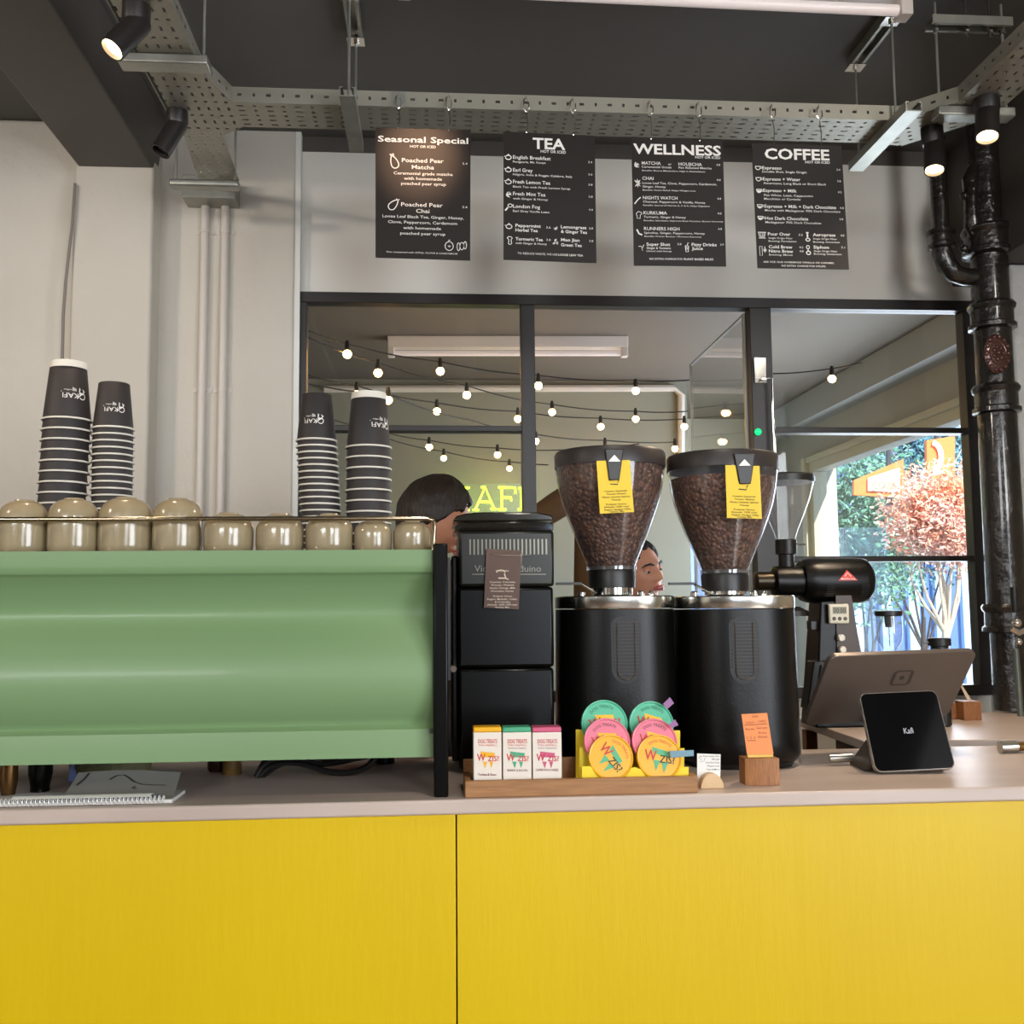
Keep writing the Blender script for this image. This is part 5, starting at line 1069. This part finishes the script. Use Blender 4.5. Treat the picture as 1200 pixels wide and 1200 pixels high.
# ================================================================== SPOTLIGHTS
SPB = mat('spot_black', rgb(36, 32, 30), .4)
def spot(mx_, my, bx0, by0, bx1, by1, Y, Ytip, r_, lit, label, energy=6):
    m0 = atz(mx_, my, TZ); a = at(bx0, by0, m0.y); b_ = at(bx1, by1, m0.y+Ytip)
    t = thing('spotlight', (m0.x, m0.y, TZ-.05), label, 'spotlight', None)
    s = sc(mx_, my, m0.y)
    MB().lathe([(r_*.9, a.z-.004), (r_, a.z+.004), (r_, TZ-.002)], (m0.x, m0.y, 0), 24).build('mount', SPB, t)
    d = (b_-a).normalized(); q = d.to_track_quat('Z', 'Y').to_matrix(); l = (b_-a).length; rb = r_*.92
    MB().lathe([(rb*.9, -.01), (rb, 0), (rb, l), (rb*.88, l), (rb*.84, l-.010)], a, 28, q).build('lamp_body', SPB, t)
    if lit:
        MB().lathe([(rb*.84, l-.009), (rb*.5, l-.006), (.0002, l-.005)], a, 24, q, cap=False).build('lamp_face', mat('lit_lens', rgb(255, 226, 180), .3, emit=16, ecol=rgb(255, 214, 160)), t)
        ld = bpy.data.lights.new('spot_beam', 'SPOT'); ld.energy = energy; ld.color = (1, .78, .55); ld.spot_size = 2.3; ld.spot_blend = .9; ld.shadow_soft_size = .02
        lo = bpy.data.objects.new('spot_beam', ld); COL.objects.link(lo); lo.parent = t; lo.location = b_+d*.006-Vector(t.location); lo.rotation_euler = (-d).to_track_quat('Z', 'Y').to_euler()
    else:
        MB().lathe([(rb*.84, l-.009), (.0002, l-.008)], a, 24, q, cap=False).build('lamp_face', BLACKG, t)
    return t
spot(160, 6, 162, 28, 131, 58, 0, -.03, .027, True, 'lit black spotlight on the left tray run, pointing down to the left', 10)
spot(208, 130, 208, 146, 188, 178, 0, -.02, .025, False, 'unlit black spotlight hanging below the left tray corner, tilted left')
spot(1092, 150, 1095, 168, 1095, 200, 0, -.02, .027, True, 'lit spotlight lower and left of the two by the black pipe', 15)
spot(1156, 115, 1157, 130, 1157, 161, 0, -.02, .029, True, 'lit spotlight higher and right of the two by the black pipe', 15)

# ================================================================== CAST IRON PIPE
YQ = 2.86; s_ = sc(1165, 500, YQ)
pc = at(1164, 400, YQ); X = pc.x
t = thing('cast_iron_drainpipe', (X, YQ, CT), 'glossy black cast iron drainpipe with collars and side branch in the right corner', 'pipe')
zp = lambda py: at(1165, py, YQ).z
def collar(y0, y1, r_):   # moulded joint between two heights
    z1, z0 = zp(y0), zp(y1); d = (z1-z0)
    return [(r_*.84, z0), (r_*1.03, z0+d*.06), (r_*1.03, z0+d*.2), (r_*.92, z0+d*.26), (r_*.92, z0+d*.72), (r_*1.0, z0+d*.78), (r_*1.04, z0+d*.9), (r_*.96, z1)]
R0 = 21.5*s_
MB().lathe([(R0*.93, CT-.0), (R0*.93, zp(740))], (X, YQ, 0), 36).build('lower_pipe', PIPEM, t)
MB().lathe(collar(708, 742, 27*s_), (X, YQ, 0), 36).build('joint_collar', PIPEM, t)
MB().lathe([(R0*1.02, zp(712)), (R0*1.0, zp(480))], (X, YQ, 0), 36).build('main_pipe', PIPEM, t)
MB().lathe(collar(452, 486, 26*s_), (X, YQ, 0), 36).build('joint_collar', PIPEM, t)
MB().lathe([(R0*.97, zp(460)), (R0*.97, zp(385))], (X, YQ, 0), 36).build('middle_pipe', PIPEM, t)
MB().lathe(collar(356, 388, 26*s_), (X, YQ, 0), 36).build('joint_collar', PIPEM, t)
MB().lathe([(R0*.97, zp(362)), (R0*.97, zp(296))], (X, YQ, 0), 36).build('branch_pipe', PIPEM, t)
MB().lathe(collar(268, 302, 29*s_), (X, YQ, 0), 36).build('joint_collar', PIPEM, t)
MB().lathe([(R0*.85, zp(272)), (R0*.82, CEILZ)], (X, YQ, 0), 36).build('upper_pipe', PIPEM, t)
# slimmer pipe with a swan neck on its left, and a short boss
xb_ = at(1104, 300, YQ).x; rb = 11*s_
pts = [(xb_, YQ, zp(284)), (xb_, YQ, zp(298)), (xb_+.012, YQ, zp(311)), (xb_+.035, YQ, zp(321)), (xb_+.065, YQ, zp(325)), (X, YQ, zp(326))]
MB().tube(pts, [rb*1.05, rb*1.08, rb*1.08, rb, rb*.95, rb*.95], 20).build('swan_neck', PIPEM, t)
z1, z0 = zp(271), zp(294); MB().lathe([(rb*1.1, z0), (rb*1.45, z0+.006), (rb*1.45, z0+.014), (rb*1.2, z0+.02), (rb*1.2, z1-.018), (rb*1.5, z1-.012), (rb*1.5, z1-.004), (rb*1.1, z1)], (xb_, YQ, 0), 28).build('joint_collar', PIPEM, t)
MB().lathe([(rb*.92, zp(273)), (rb*.84, CEILZ)], (xb_, YQ, 0), 24).build('side_pipe', PIPEM, t)
xq = at(1138, 250, YQ).x
MB().tube([(xq+.02, YQ-.01, zp(292)), (xq-.005, YQ-.015, zp(268)), (xq-.006, YQ-.015, zp(240)), (xq-.004, YQ-.015, zp(215)), (xq+.03, YQ, zp(190))], [.02, .026, .021, .026, .02], 16).build('branch_arm', PIPEM, t)
for py in (228, 290): p = at(1132, py, YQ-.03); MB().ball((p.x, YQ-.02, p.z), .013, 12, 8).build('bolt_boss', PIPEM, t)
# rosette medallion
p = at(1167, 415, YQ-R0); ro = MB(); RB_ = 17*s_
C3 = Vector((p.x, YQ-R0-.004, p.z)); ro.ball(C3, RB_, 28, 14, sx=.92, sy=.22, sz=1.38)
for k in range(14):
    a = 2*pi*k/14; ro.ball(C3+Vector((RB_*.78*cos(a), -RB_*.13, RB_*1.16*sin(a))), RB_*.17, 10, 6)
for k in range(7):
    a = 2*pi*k/7; ro.ball(C3+Vector((RB_*.33*cos(a), -RB_*.2, RB_*.42*sin(a))), RB_*.16, 10, 6)
ro.ball(C3+Vector((0, -RB_*.24, 0)), RB_*.17, 12, 8)
ro.tube([C3+Vector((RB_*.56*cos(2*pi*k/28), -RB_*.18, RB_*.78*sin(2*pi*k/28))) for k in range(28)], RB_*.06, 6, closed=True)
lab(ro.build('rosette', mat('bronze_red_iron', rgb(96, 62, 54), .28, .35, coat=.4), t), 'oval cast rosette with a reddish bronze tint')
# slender chrome and black tap hardware beside the pipe
xs_ = at(1188, 690, 2.74).x
t = thing('wall_tap', (xs_, 2.74, 1.3), 'black handled chrome tap fitting on a thin pipe right of the drainpipe', 'tap')
zq = lambda py: at(1188, py, 2.74).z
MB().tube([(xs_, 2.74, CT-.004), (xs_-.004, 2.74, zq(760))], .009, 12).build('thin_pipe', mat('grey_green_pipe', rgb(110, 118, 112), .25, .4), t)
MB().lathe([(.008, zq(718)), (.011, zq(700)), (.010, zq(688))], (xs_, 2.74, 0), 16).build('handle', BLACKP, t)
MB().ball((xs_, 2.735, zq(730)), .013, 16, 10).build('valve', CHROME, t); MB().tube([(xs_-.02, 2.73, zq(736)), (xs_, 2.73, zq(742)), (xs_+.03, 2.74, zq(738))], .008, 12).build('valve_body', CHROME, t)
MB().ball((xs_, 2.73, zq(752)), .010, 14, 8).build('spout', CHROME, t)

# ================================================================== STRING LIGHTS
BULB = mat('lit_bulb', rgb(255, 214, 150), .4, emit=30, ecol=rgb(255, 196, 120))
WIRE = mat('black_wire', rgb(30, 26, 24), .6)
def SY(py, z): return atz(600, py, z).y
def string(pts, bulbs, z, label, rb=.0165):
    # wire anchor pixels and bulb pixels: all on one strand at about height z
    W = [atz(x, y, z+.055) for x, y in pts]
    t = thing('string_light', W[0], label, 'string lights', 'festoon strings in the room behind the glass')
    L = []
    for j in range(len(W)-1):
        for k in range(6):
            q = k/6; p = W[j].lerp(W[j+1], q); p.z -= .02*sin(pi*q)*(W[j+1]-W[j]).length; L.append(p)
    L.append(W[-1]); MB().tube(L, .0032, 6).build('cable', WIRE, t)
    for x, y in bulbs:
        p = atz(x, y, z)
        n_ = min(L, key=lambda q: (q.x-p.x)**2+(q.y-p.y)**2*.3); 
        so_ = MB().lathe([(.009, rb*.8), (.010, rb+.018), (.006, max(rb+.03, n_.z-p.z))], p, 12).build('socket', WIRE, t)
        MB().ball(p, rb, 18, 12).build('bulb', BULB, so_)
string([(362, 388), (407, 403), (516, 424), (631, 440), (745, 446), (812, 445)], [(407, 415), (516, 435), (631, 452), (745, 458)], 2.38, 'highest string of warm round bulbs, nearest the glass')
string([(362, 396), (443, 425), (547, 452), (647, 474), (745, 482), (806, 482)], [(443, 437), (547, 463), (647, 483), (745, 491)], 2.34, 'second string of warm round bulbs from the top')
string([(362, 440), (418, 452), (512, 472), (607, 482), (704, 490), (802, 491)], [(418, 462), (512, 482), (607, 491), (704, 500), (802, 500)], 2.30, 'third string of warm round bulbs from the top')
string([(362, 450), (455, 462), (550, 492), (628, 509), (709, 516), (791, 518)], [(455, 469), (628, 517), (709, 525), (791, 526)], 2.24, 'fourth string of warm round bulbs, above the neon sign')
string([(385, 490), (440, 503), (503, 516), (583, 525), (665, 527), (749, 520)], [(503, 524), (583, 533)], 2.20, 'fifth string of warm round bulbs, low over the neon sign')
string([(430, 505), (520, 529), (597, 541), (700, 545)], [(520, 537), (597, 549)], 2.14, 'lowest string of warm round bulbs just over the neon letters', .014)
string([(906, 438), (975, 432), (1010, 425)], [(975, 444)], 2.36, 'string end with a single lit bulb behind the right-hand pane')

# ================================================================== NEON
NEON = mat('lime_neon', rgb(222, 255, 50), .3, emit=4.6, ecol=rgb(224, 255, 48))
YN = YF1-.16
t = thing('neon_sign', (at(575, 598, YN).x, YN, at(575, 600, YN).z), 'glowing lime neon sign reading KAFI on the far wall', 'neon sign')
NP = lambda x, y: at(x, y, YN)
def glyph(strokes_):
    mb = MB()
    for s_ in strokes_: mb.tube([NP(*p) for p in s_], .0052, 8)
    mb.build('letter', NEON, t)
glyph([[(529, 572), (529, 597)], [(525, 572), (533, 572)], [(525, 597), (533, 597)], [(546, 572), (530, 585), (546, 597)], [(542, 571.5), (550, 571.5)], [(541, 597.5), (550, 597.5)]])
glyph([[(557, 597), (568.5, 571), (579, 596)], [(561, 588), (576, 588)], [(554, 597.5), (561, 597.5)], [(575, 596.5), (582, 596.5)], [(564, 571), (569, 570.5)]])
glyph([[(588, 571), (588, 597)], [(584, 571), (604, 571.5), (604, 578)], [(588, 583), (599, 583), (599, 587)], [(584, 597), (593, 597)]])
glyph([[(611, 572), (611, 597)], [(607.5, 572), (614, 572)], [(607, 597), (614, 597)]])
MB().box(NP(522, 565).x, NP(618, 565).x, YN+.02, YN+.028, NP(570, 602).z, NP(570, 566).z).build('acrylic_back', glass('acrylic', (.95, 1, .9, 1), .04, .25, .015), t)

# ================================================================== PEOPLE
def head_mesh(tilt, yaw, pos, size=1.0, roll=0):
    """head with face towards local -Y; returns verts, faces and the transform"""
    nu, nv = 72, 60; vs = []
    g = lambda x, s: math.exp(-(x/s)**2)
    for j in range(nv+1):
        th = -pi/2+pi*j/nv
        for i in range(nu):
            ph = 2*pi*i/nu; x, y, z = cos(th)*sin(ph), -cos(th)*cos(ph), sin(th)
            X = x*.074; Yv = y*.094; Z = z*.116
            if z < 0:
                k = (-z)**1.4; X *= 1-.34*k; Yv = Yv*(1-.30*k)-.020*k
                if y > 0: Yv *= 1-.25*k
            if z > 0 and y > 0: Yv *= 1.06
            front = max(0, -y)
            if front > .05:
                f_ = min(1, front*1.6)
                Z0 = Z
                nose = g(X, .0105+.006*max(0, min(1, (.03-Z0)/.06)))*(.030*max(0, min(1, (.018-Z0)/.050)) if Z0 > -.032 else .030*max(0, 1-(-.032-Z0)/.010))
                Yv -= nose*f_
                Yv += .011*(g(X-.031, .016)+g(X+.031, .016))*g(Z0-.004, .014)*f_
                Yv -= .006*g(Z0-.026, .011)*g(X, .045)*f_
                Yv -= .006*(g(X-.040, .020)+g(X+.040, .020))*g(Z0+.026, .020)*f_
                Yv -= (.007*g(Z0+.055, .006)+.0085*g(Z0+.066, .006))*g(X, .021)*f_
                Yv += .004*g(Z0+.0605, .0022)*g(X, .024)*f_
                Yv += .004*g(Z0+.079, .007)*g(X, .03)*f_
                Yv -= .010*g(Z0+.098, .014)*g(X, .022)*f_
            vs.append(Vector((X, Yv, Z))*size)
    fs = []
    for j in range(nv):
        for i in range(nu): fs.append((j*nu+i, j*nu+(i+1) % nu, (j+1)*nu+(i+1) % nu, (j+1)*nu+i))
    M = Matrix.Translation(pos) @ Matrix.Rotation(roll, 4, 'Y') @ Matrix.Rotation(yaw, 4, 'Z') @ Matrix.Rotation(tilt, 4, 'X')
    return vs, fs, M
def skin_mesh(nodes, edges, root, sub=2):
    me = bpy.data.meshes.new('s'); names = list(nodes); me.from_pydata([nodes[k][0] for k in names], [(names.index(a), names.index(b_)) for a, b_ in edges], [])
    ob = bpy.data.objects.new('s', me); COL.objects.link(ob); md = ob.modifiers.new('Skin', 'SKIN'); md.use_smooth_shade = True
    if not me.skin_vertices: me.skin_vertices.new()
    sv = me.skin_vertices[0].data
    for i, k in enumerate(names): r_ = nodes[k][1]; sv[i].radius = (r_, r_) if not isinstance(r_, tuple) else r_; sv[i].use_root = (k == root)
    ss = ob.modifiers.new('Sub', 'SUBSURF'); ss.levels = sub; ss.render_levels = sub
    bpy.context.view_layer.update(); dg = bpy.context.evaluated_depsgraph_get(); ev = ob.evaluated_get(dg).to_mesh()
    vs = [v.co.copy() for v in ev.vertices]; fs = [tuple(p.vertices) for p in ev.polygons]
    ob.evaluated_get(dg).to_mesh_clear(); bpy.data.objects.remove(ob); bpy.data.meshes.remove(me)
    return vs, fs
def person(label, x, y, headpos, yaw, tilt, hyaw, arms, hair_mat, shirt, trouser, closed_eyes=True, fringe=0.0, eyeh=None, size=1.0, sleeve_full=False, roll=0, ears=True):
    hp = Vector(headpos); S = (hp.z-.10)/1.52
    R2 = Matrix.Rotation(yaw, 3, 'Z'); B = lambda a, b_, c_: Vector((x, y, 0))+R2 @ Vector((a*S, b_*S, c_*S))
    nd = {'pel': (B(0, 0, .93), .135), 'waist': (B(0, .0, 1.08), .118), 'chest': (B(0, .01, 1.26), .135), 'ster': (B(0, .02, 1.38), .10)}
    nk = hp+Vector((0, 0, -.09*size))+R2 @ Vector((0, .03, 0))
    nd['nb'] = (B(0, .02, 1.43), .058); nd['nk'] = (nk, .052)
    ed = [('pel', 'waist'), ('waist', 'chest'), ('chest', 'ster'), ('ster', 'nb'), ('nb', 'nk')]
    for sgn, n_ in ((-1, 'L'), (1, 'R')):
        nd['hip'+n_] = (B(.10*sgn, 0, .88), .088); nd['kn'+n_] = (B(.11*sgn, -.01, .50), .058); nd['an'+n_] = (B(.11*sgn, .02, .09), .040); nd['toe'+n_] = (B(.12*sgn, -.14, .035), .034)
        ed += [('pel', 'hip'+n_), ('hip'+n_, 'kn'+n_), ('kn'+n_, 'an'+n_), ('an'+n_, 'toe'+n_)]
        sh = B(.175*sgn, .01, 1.37); el, wr = arms[0 if sgn < 0 else 1]
        el, wr = Vector(el), Vector(wr)
        nd['sh'+n_] = (sh, .056); nd['el'+n_] = (el, .040); nd['wr'+n_] = (wr, .027)
        d = (wr-el).normalized(); side = d.cross(Vector((0, 0, 1))); side = (side if side.length > .1 else d.cross(Vector((0, 1, 0)))).normalized(); up_ = side.cross(d)
        pl = wr+d*.05; nd['pa'+n_] = (pl, (.036, .018))
        ed += [('ster', 'sh'+n_), ('sh'+n_, 'el'+n_), ('el'+n_, 'wr'+n_), ('wr'+n_, 'pa'+n_)]
    bvs, bfs = skin_mesh(nd, ed, 'pel')
    mb = MB(); mb.add(bvs, bfs)
    for sgn, n_ in ((-1, 'L'), (1, 'R')):
        el, wr = [Vector(q) for q in arms[0 if sgn < 0 else 1]]; d = (wr-el).normalized(); side = d.cross(Vector((0, 0, 1))); side = (side if side.length > .1 else d.cross(Vector((0, 1, 0)))).normalized(); dn = side.cross(d)
        if dn.z > 0: dn = -dn
        for k, (o, l) in enumerate(((-.027, .072), (-.009, .080), (.009, .075), (.026, .060))):
            b0 = wr+d*.055+side*o; fv = {'a': (b0, .0095), 'b': (b0+d*(l*.45)+dn*.004, .0088), 'c': (b0+d*(l*.75)+dn*.018, .0082), 'd': (b0+d*(l*.88)+dn*.034, .0072)}
            v_, f_ = skin_mesh(fv, [('a', 'b'), ('b', 'c'), ('c', 'd')], 'a', 1); mb.add(v_, f_)
        b0 = wr+d*.02+side*.02*sgn; fv = {'a': (b0, .012), 'b': (b0+side*.028*sgn+d*.025+dn*.008, .0105), 'c': (b0+side*.035*sgn+d*.055+dn*.014, .0085)}
        v_, f_ = skin_mesh(fv, [('a', 'b'), ('b', 'c')], 'a', 1); mb.add(v_, f_)
    hv, hf, M = head_mesh(tilt, yaw+hyaw, hp, size, roll); mb.add([M @ v for v in hv], hf)
    for sx in ((-1, 1) if ears else ()):      # ears
        st = len(mb.v); mb.ball((0, 0, 0), 1, 18, 12)
        def em(v, sx=sx):
            r2 = sqrt(v.y**2+v.z**2); q = Vector((sx*(.074+.010*(v.x*sx*.5+.5)+.006*max(0, v.y)-.006*math.exp(-(r2/.4)**2)*(v.x*sx > 0)), .010+.016*v.y+.004*v.z, -.008+.031*v.z*(1-.15*(v.z < 0))))
            return M @ (q*size)
        mb.map(em, st)
    body = mb.build('person', SKIN, origin=(x, y, 0), ang=180)
    tag(body, label, 'person')
    # eyes, lids, brows, lips
    H = lambda a, b_, c_: M @ (Vector((a, b_, c_))*size)
    ey = MB()
    for sx in (-1, 1): ey.ball(H(sx*.031, -.0735, .004), .0118*size, 16, 12)
    eo = ey.build('eyes', mat('eye_white', rgb(225, 218, 210), .2), body)
    ir = MB()
    for sx in (-1, 1): ir.ball(H(sx*.031, -.0815, -.000), .0052*size, 12, 8)
    ir.build('irises', mat('dark_iris', rgb(40, 26, 18), .2), eo)
    ld = MB()
    for sx in (-1, 1):
        for (z0, dz) in ((.0075, -.0005),):
            ld.ball(H(sx*.031, -.0742, z0), .0130*size, 16, 12, sz=.88)
    ld.build('eyelids', SKIN, body)
    br = MB()
    for sx in (-1, 1): br.tube([H(sx*.012, -.0985, .019), H(sx*.026, -.0975, .026), H(sx*.042, -.0880, .025), H(sx*.052, -.0760, .018)], [.0024, .0040, .0034, .0012], 8)
    br.build('eyebrows', hair_mat, body)
    las = MB()
    for sx in (-1, 1): las.tube([H(sx*.020, -.0845, -.001), H(sx*.031, -.0880, -.0035), H(sx*.043, -.0810, -.001)], [.0006, .0014, .0007], 6)
    las.build('eyelashes', hair_mat, body)
    lp = MB(); lp.tube([H(-.024, -.084, -.0605), H(-.012, -.0985, -.0560), H(0, -.1030, -.0570), H(.012, -.0985, -.0560), H(.024, -.084, -.0605)], [.001, .0042, .0044, .0042, .001], 8)
    lp.tube([H(-.022, -.084, -.0625), H(-.010, -.0985, -.0665), H(0, -.1020, -.0675), H(.010, -.0985, -.0665), H(.022, -.084, -.0625)], [.001, .0046, .0052, .0046, .001], 8)
    lp.build('lips', mat('lips', rgb(190, 96, 92), .4), body)
    # hair: cap following the skull down to a hairline
    hb = MB(); nu, nv = 64, 36; rows = []
    for j in range(nv+1):
        for i in range(nu):
            ph = 2*pi*i/nu; fr_ = (cos(ph)+1)/2        # 1 at face, 0 at back
            side = abs(sin(ph))
            low = .05*sin(11*ph)+.035*sin(29*ph)+-.75+1.28*(fr_**1.1)-.34*side*max(0, .8-fr_)-fringe*fr_*(1+.4*sin(ph*1+.6))
            th = pi/2-(pi/2-math.asin(max(-.8, min(.92, low))))*j/nv
            xx, yy, zz_ = cos(th)*sin(ph), -cos(th)*cos(ph), sin(th)
            k = max(0, -zz_)**1.4; rr_ = 1.095+.022*sin(7*ph+9*zz_)*cos(5*zz_+ph)+.014*sin(23*ph+14*zz_)+.010*sin(41*ph-20*zz_) - (.06 if j == nv else 0)
            X_ = xx*.074*(1-.34*k)*rr_; Y_ = (yy*.094*(1.06 if yy > 0 else 1.0)*(1-.25*k))*rr_; Z_ = zz_*.116*rr_+.002
            rows.append(H(X_, Y_, Z_))
    fs = [(j*nu+i, j*nu+(i+1) % nu, (j+1)*nu+(i+1) % nu, (j+1)*nu+i) for j in range(nv) for i in range(nu)]
    N = len(rows); inner = [hp+(p-hp)*.93 for p in rows[-nu:]]
    hb.add(rows+inner, fs+[(nv*nu+i, nv*nu+(i+1) % nu, N+(i+1) % nu, N+i) for i in range(nu)])
    hb.build('hair', hair_mat, body, ang=180)
    # clothes
    sn = {k: nd[k] for k in ('pel', 'waist', 'chest', 'ster', 'shL', 'shR')}
    sn = {k: (v[0], v[1]+.014) for k, v in sn.items()}; se = [('pel', 'waist'), ('waist', 'chest'), ('chest', 'ster'), ('ster', 'shL'), ('ster', 'shR')]
    for n_ in 'LR':
        q = 1.0 if sleeve_full else .5
        sn['s'+n_] = (nd['sh'+n_][0].lerp(nd['el'+n_][0], q), .056 if not sleeve_full else .060); se.append(('sh'+n_, 's'+n_))
        if sleeve_full: sn['w'+n_] = (nd['el'+n_][0].lerp(nd['wr'+n_][0], .92), .044); se.append(('s'+n_, 'w'+n_))
    v_, f_ = skin_mesh(sn, se, 'pel'); MB().add(v_, f_).build('shirt', shirt, body, ang=180)
    tn = {'pel': (nd['pel'][0], .150)}; te = []
    for n_ in 'LR':
        tn['h'+n_] = (nd['hip'+n_][0], .102); tn['k'+n_] = (nd['kn'+n_][0], .072); tn['a'+n_] = (nd['an'+n_][0]+Vector((0, 0, .02)), .058); te += [('pel', 'h'+n_), ('h'+n_, 'k'+n_), ('k'+n_, 'a'+n_)]
    v_, f_ = skin_mesh(tn, te, 'pel'); MB().add(v_, f_).build('trousers', trouser, body, ang=180)
    sb_ = MB()
    for n_ in 'LR': sb_.ball(nd['an'+n_][0].lerp(nd['toe'+n_][0], .45)+Vector((0, 0, -.012*S)), .05, 16, 10, sx=.9, sy=1.0, sz=.8); sb_.ball(nd['toe'+n_][0]+Vector((0, 0, .006)), .046, 16, 10, sz=.82)
    sb_.build('shoes', mat('black_shoe', rgb(26, 24, 24), .5), body, ang=180)
    return body
# barista behind the machine, seen from behind and to the side, looking down to the right
hp = at(508, 608, 2.80); 
person('person with short dark brown hair behind the espresso machine, head bowed to the right', hp.x-.05, 2.86, hp, radians(48), radians(24), radians(38), [((hp.x-.26, 2.60, 1.14), (hp.x-.12, 2.42, 1.16)), ((hp.x+.20, 2.70, 1.12), (hp.x+.13, 2.48, 1.16))], HAIR, mat('charcoal_shirt', rgb(46, 44, 46), .8), mat('dark_trousers', rgb(36, 38, 46), .8), fringe=-.08, ears=False, size=.98)
# person in the room behind, seen between the hopper cones
hp = at(747, 671, 3.60)
el = at(693, 566, 3.50); wr = at(612, 619, 3.42)
person('person with tanned face looking down, partly hidden by the left bean hopper', hp.x, 3.66, hp, radians(8), radians(4), radians(26), [(el, wr), ((hp.x+.26, 3.52, 1.12), (hp.x+.16, 3.36, 1.20))], mat('black_hair', rgb(30, 22, 18), .5, bump=(120, .5)), mat('brown_sleeve', rgb(96, 66, 34), .85, bump=(60, .3)), mat('dark_trousers', rgb(36, 38, 46), .8), sleeve_full=True, roll=radians(-13), fringe=-.14)

# ================================================================== LIGHT
def area(name, loc, rot, sx, sy, e, col=(1, 1, 1)):
    l = bpy.data.lights.new(name, 'AREA'); l.shape = 'RECTANGLE'; l.size = sx; l.size_y = sy; l.energy = e; l.color = col
    o = bpy.data.objects.new(name, l); COL.objects.link(o); o.location = loc; o.rotation_euler = rot; return o
area('shopfront_daylight', (1.35, -3.28, 1.37), (radians(90), 0, 0), 1.0, 1.3, 10, (.96, .98, 1))          # faces +Y
area('added_high_fill', (-2.35, -3.28, 2.46), (radians(90), 0, 0), 2.0, .70, 44, (1, .98, .95))  # high fill lamps added to brighten the walls, placed so panes don't mirror them
area('added_high_fill', (1.62, -3.28, 2.46), (radians(90), 0, 0), 1.3, .70, 50, (1, .98, .95))
area('side_window_daylight', (2.48, -1.4, 1.55), (0, radians(90), 0), 1.85, 2.1, 74, (.97, .98, 1))            # faces -X
area('street_window_daylight', (XW-.05, 4.8, 1.52), (0, radians(90), 0), 1.35, 2.4, 42, (.82, .9, 1))       # faces -X
def added_spot(x, y, z, tgt, e, size=75, col=(1, .86, .70), soft=.03):  # spots added without fittings to brighten walls and counter, one warming a board
    l = bpy.data.lights.new('added_spot_lamp', 'SPOT'); l.energy = e; l.color = col; l.spot_size = radians(size); l.spot_blend = 1; l.shadow_soft_size = soft
    o = bpy.data.objects.new('added_spot_lamp', l); COL.objects.link(o); o.location = (x, y, z); o.rotation_euler = (Vector((x, y, z))-Vector(tgt)).to_track_quat('Z', 'Y').to_euler()
added_spot(-2.2, .9, 2.7, (-1.1, 3.0, 1.0), 30, 90, (1, .78, .60))
added_spot(-2.5, .7, 2.7, (.2, 3.1, 2.4), 34, 60, (1, .90, .78), .08)
added_spot(-.03, 1.62, 2.86, (-.035, 2.33, 2.47), 22, 17, (1, .60, .36), .02)
added_spot(1.60, .9, 2.84, (1.35, 3.1, 2.55), 19, 80, (1, .92, .82), .12)
added_spot(.35, 1.0, 2.82, (.55, 1.95, 1.1), 20, 56, (1, .90, .78), .03)
sun = bpy.data.lights.new('sun', 'SUN'); sun.energy = 8; sun.angle = .01; sun.color = (1, .95, .88)
so = bpy.data.objects.new('sun', sun); COL.objects.link(so); so.rotation_euler = Vector((.35, -.75, .75)).to_track_quat('Z', 'Y').to_euler()
w = bpy.data.worlds.new('sky'); SC.world = w; w.use_nodes = True; bg = w.node_tree.nodes['Background']; bg.inputs[0].default_value = (.52, .72, 1, 1); bg.inputs[1].default_value = 1.6

SC.view_settings.view_transform = 'Standard'; SC.view_settings.look = 'None'; SC.view_settings.gamma = 1; SC.view_settings.use_curve_mapping = False
SC.view_settings.exposure = 0.66
SC.cycles.max_bounces = 8; SC.cycles.transparent_max_bounces = 16; SC.cycles.caustics_reflective = False; SC.cycles.caustics_refractive = False
SC.cycles.use_denoising = True; SC.cycles.sample_clamp_indirect = 6
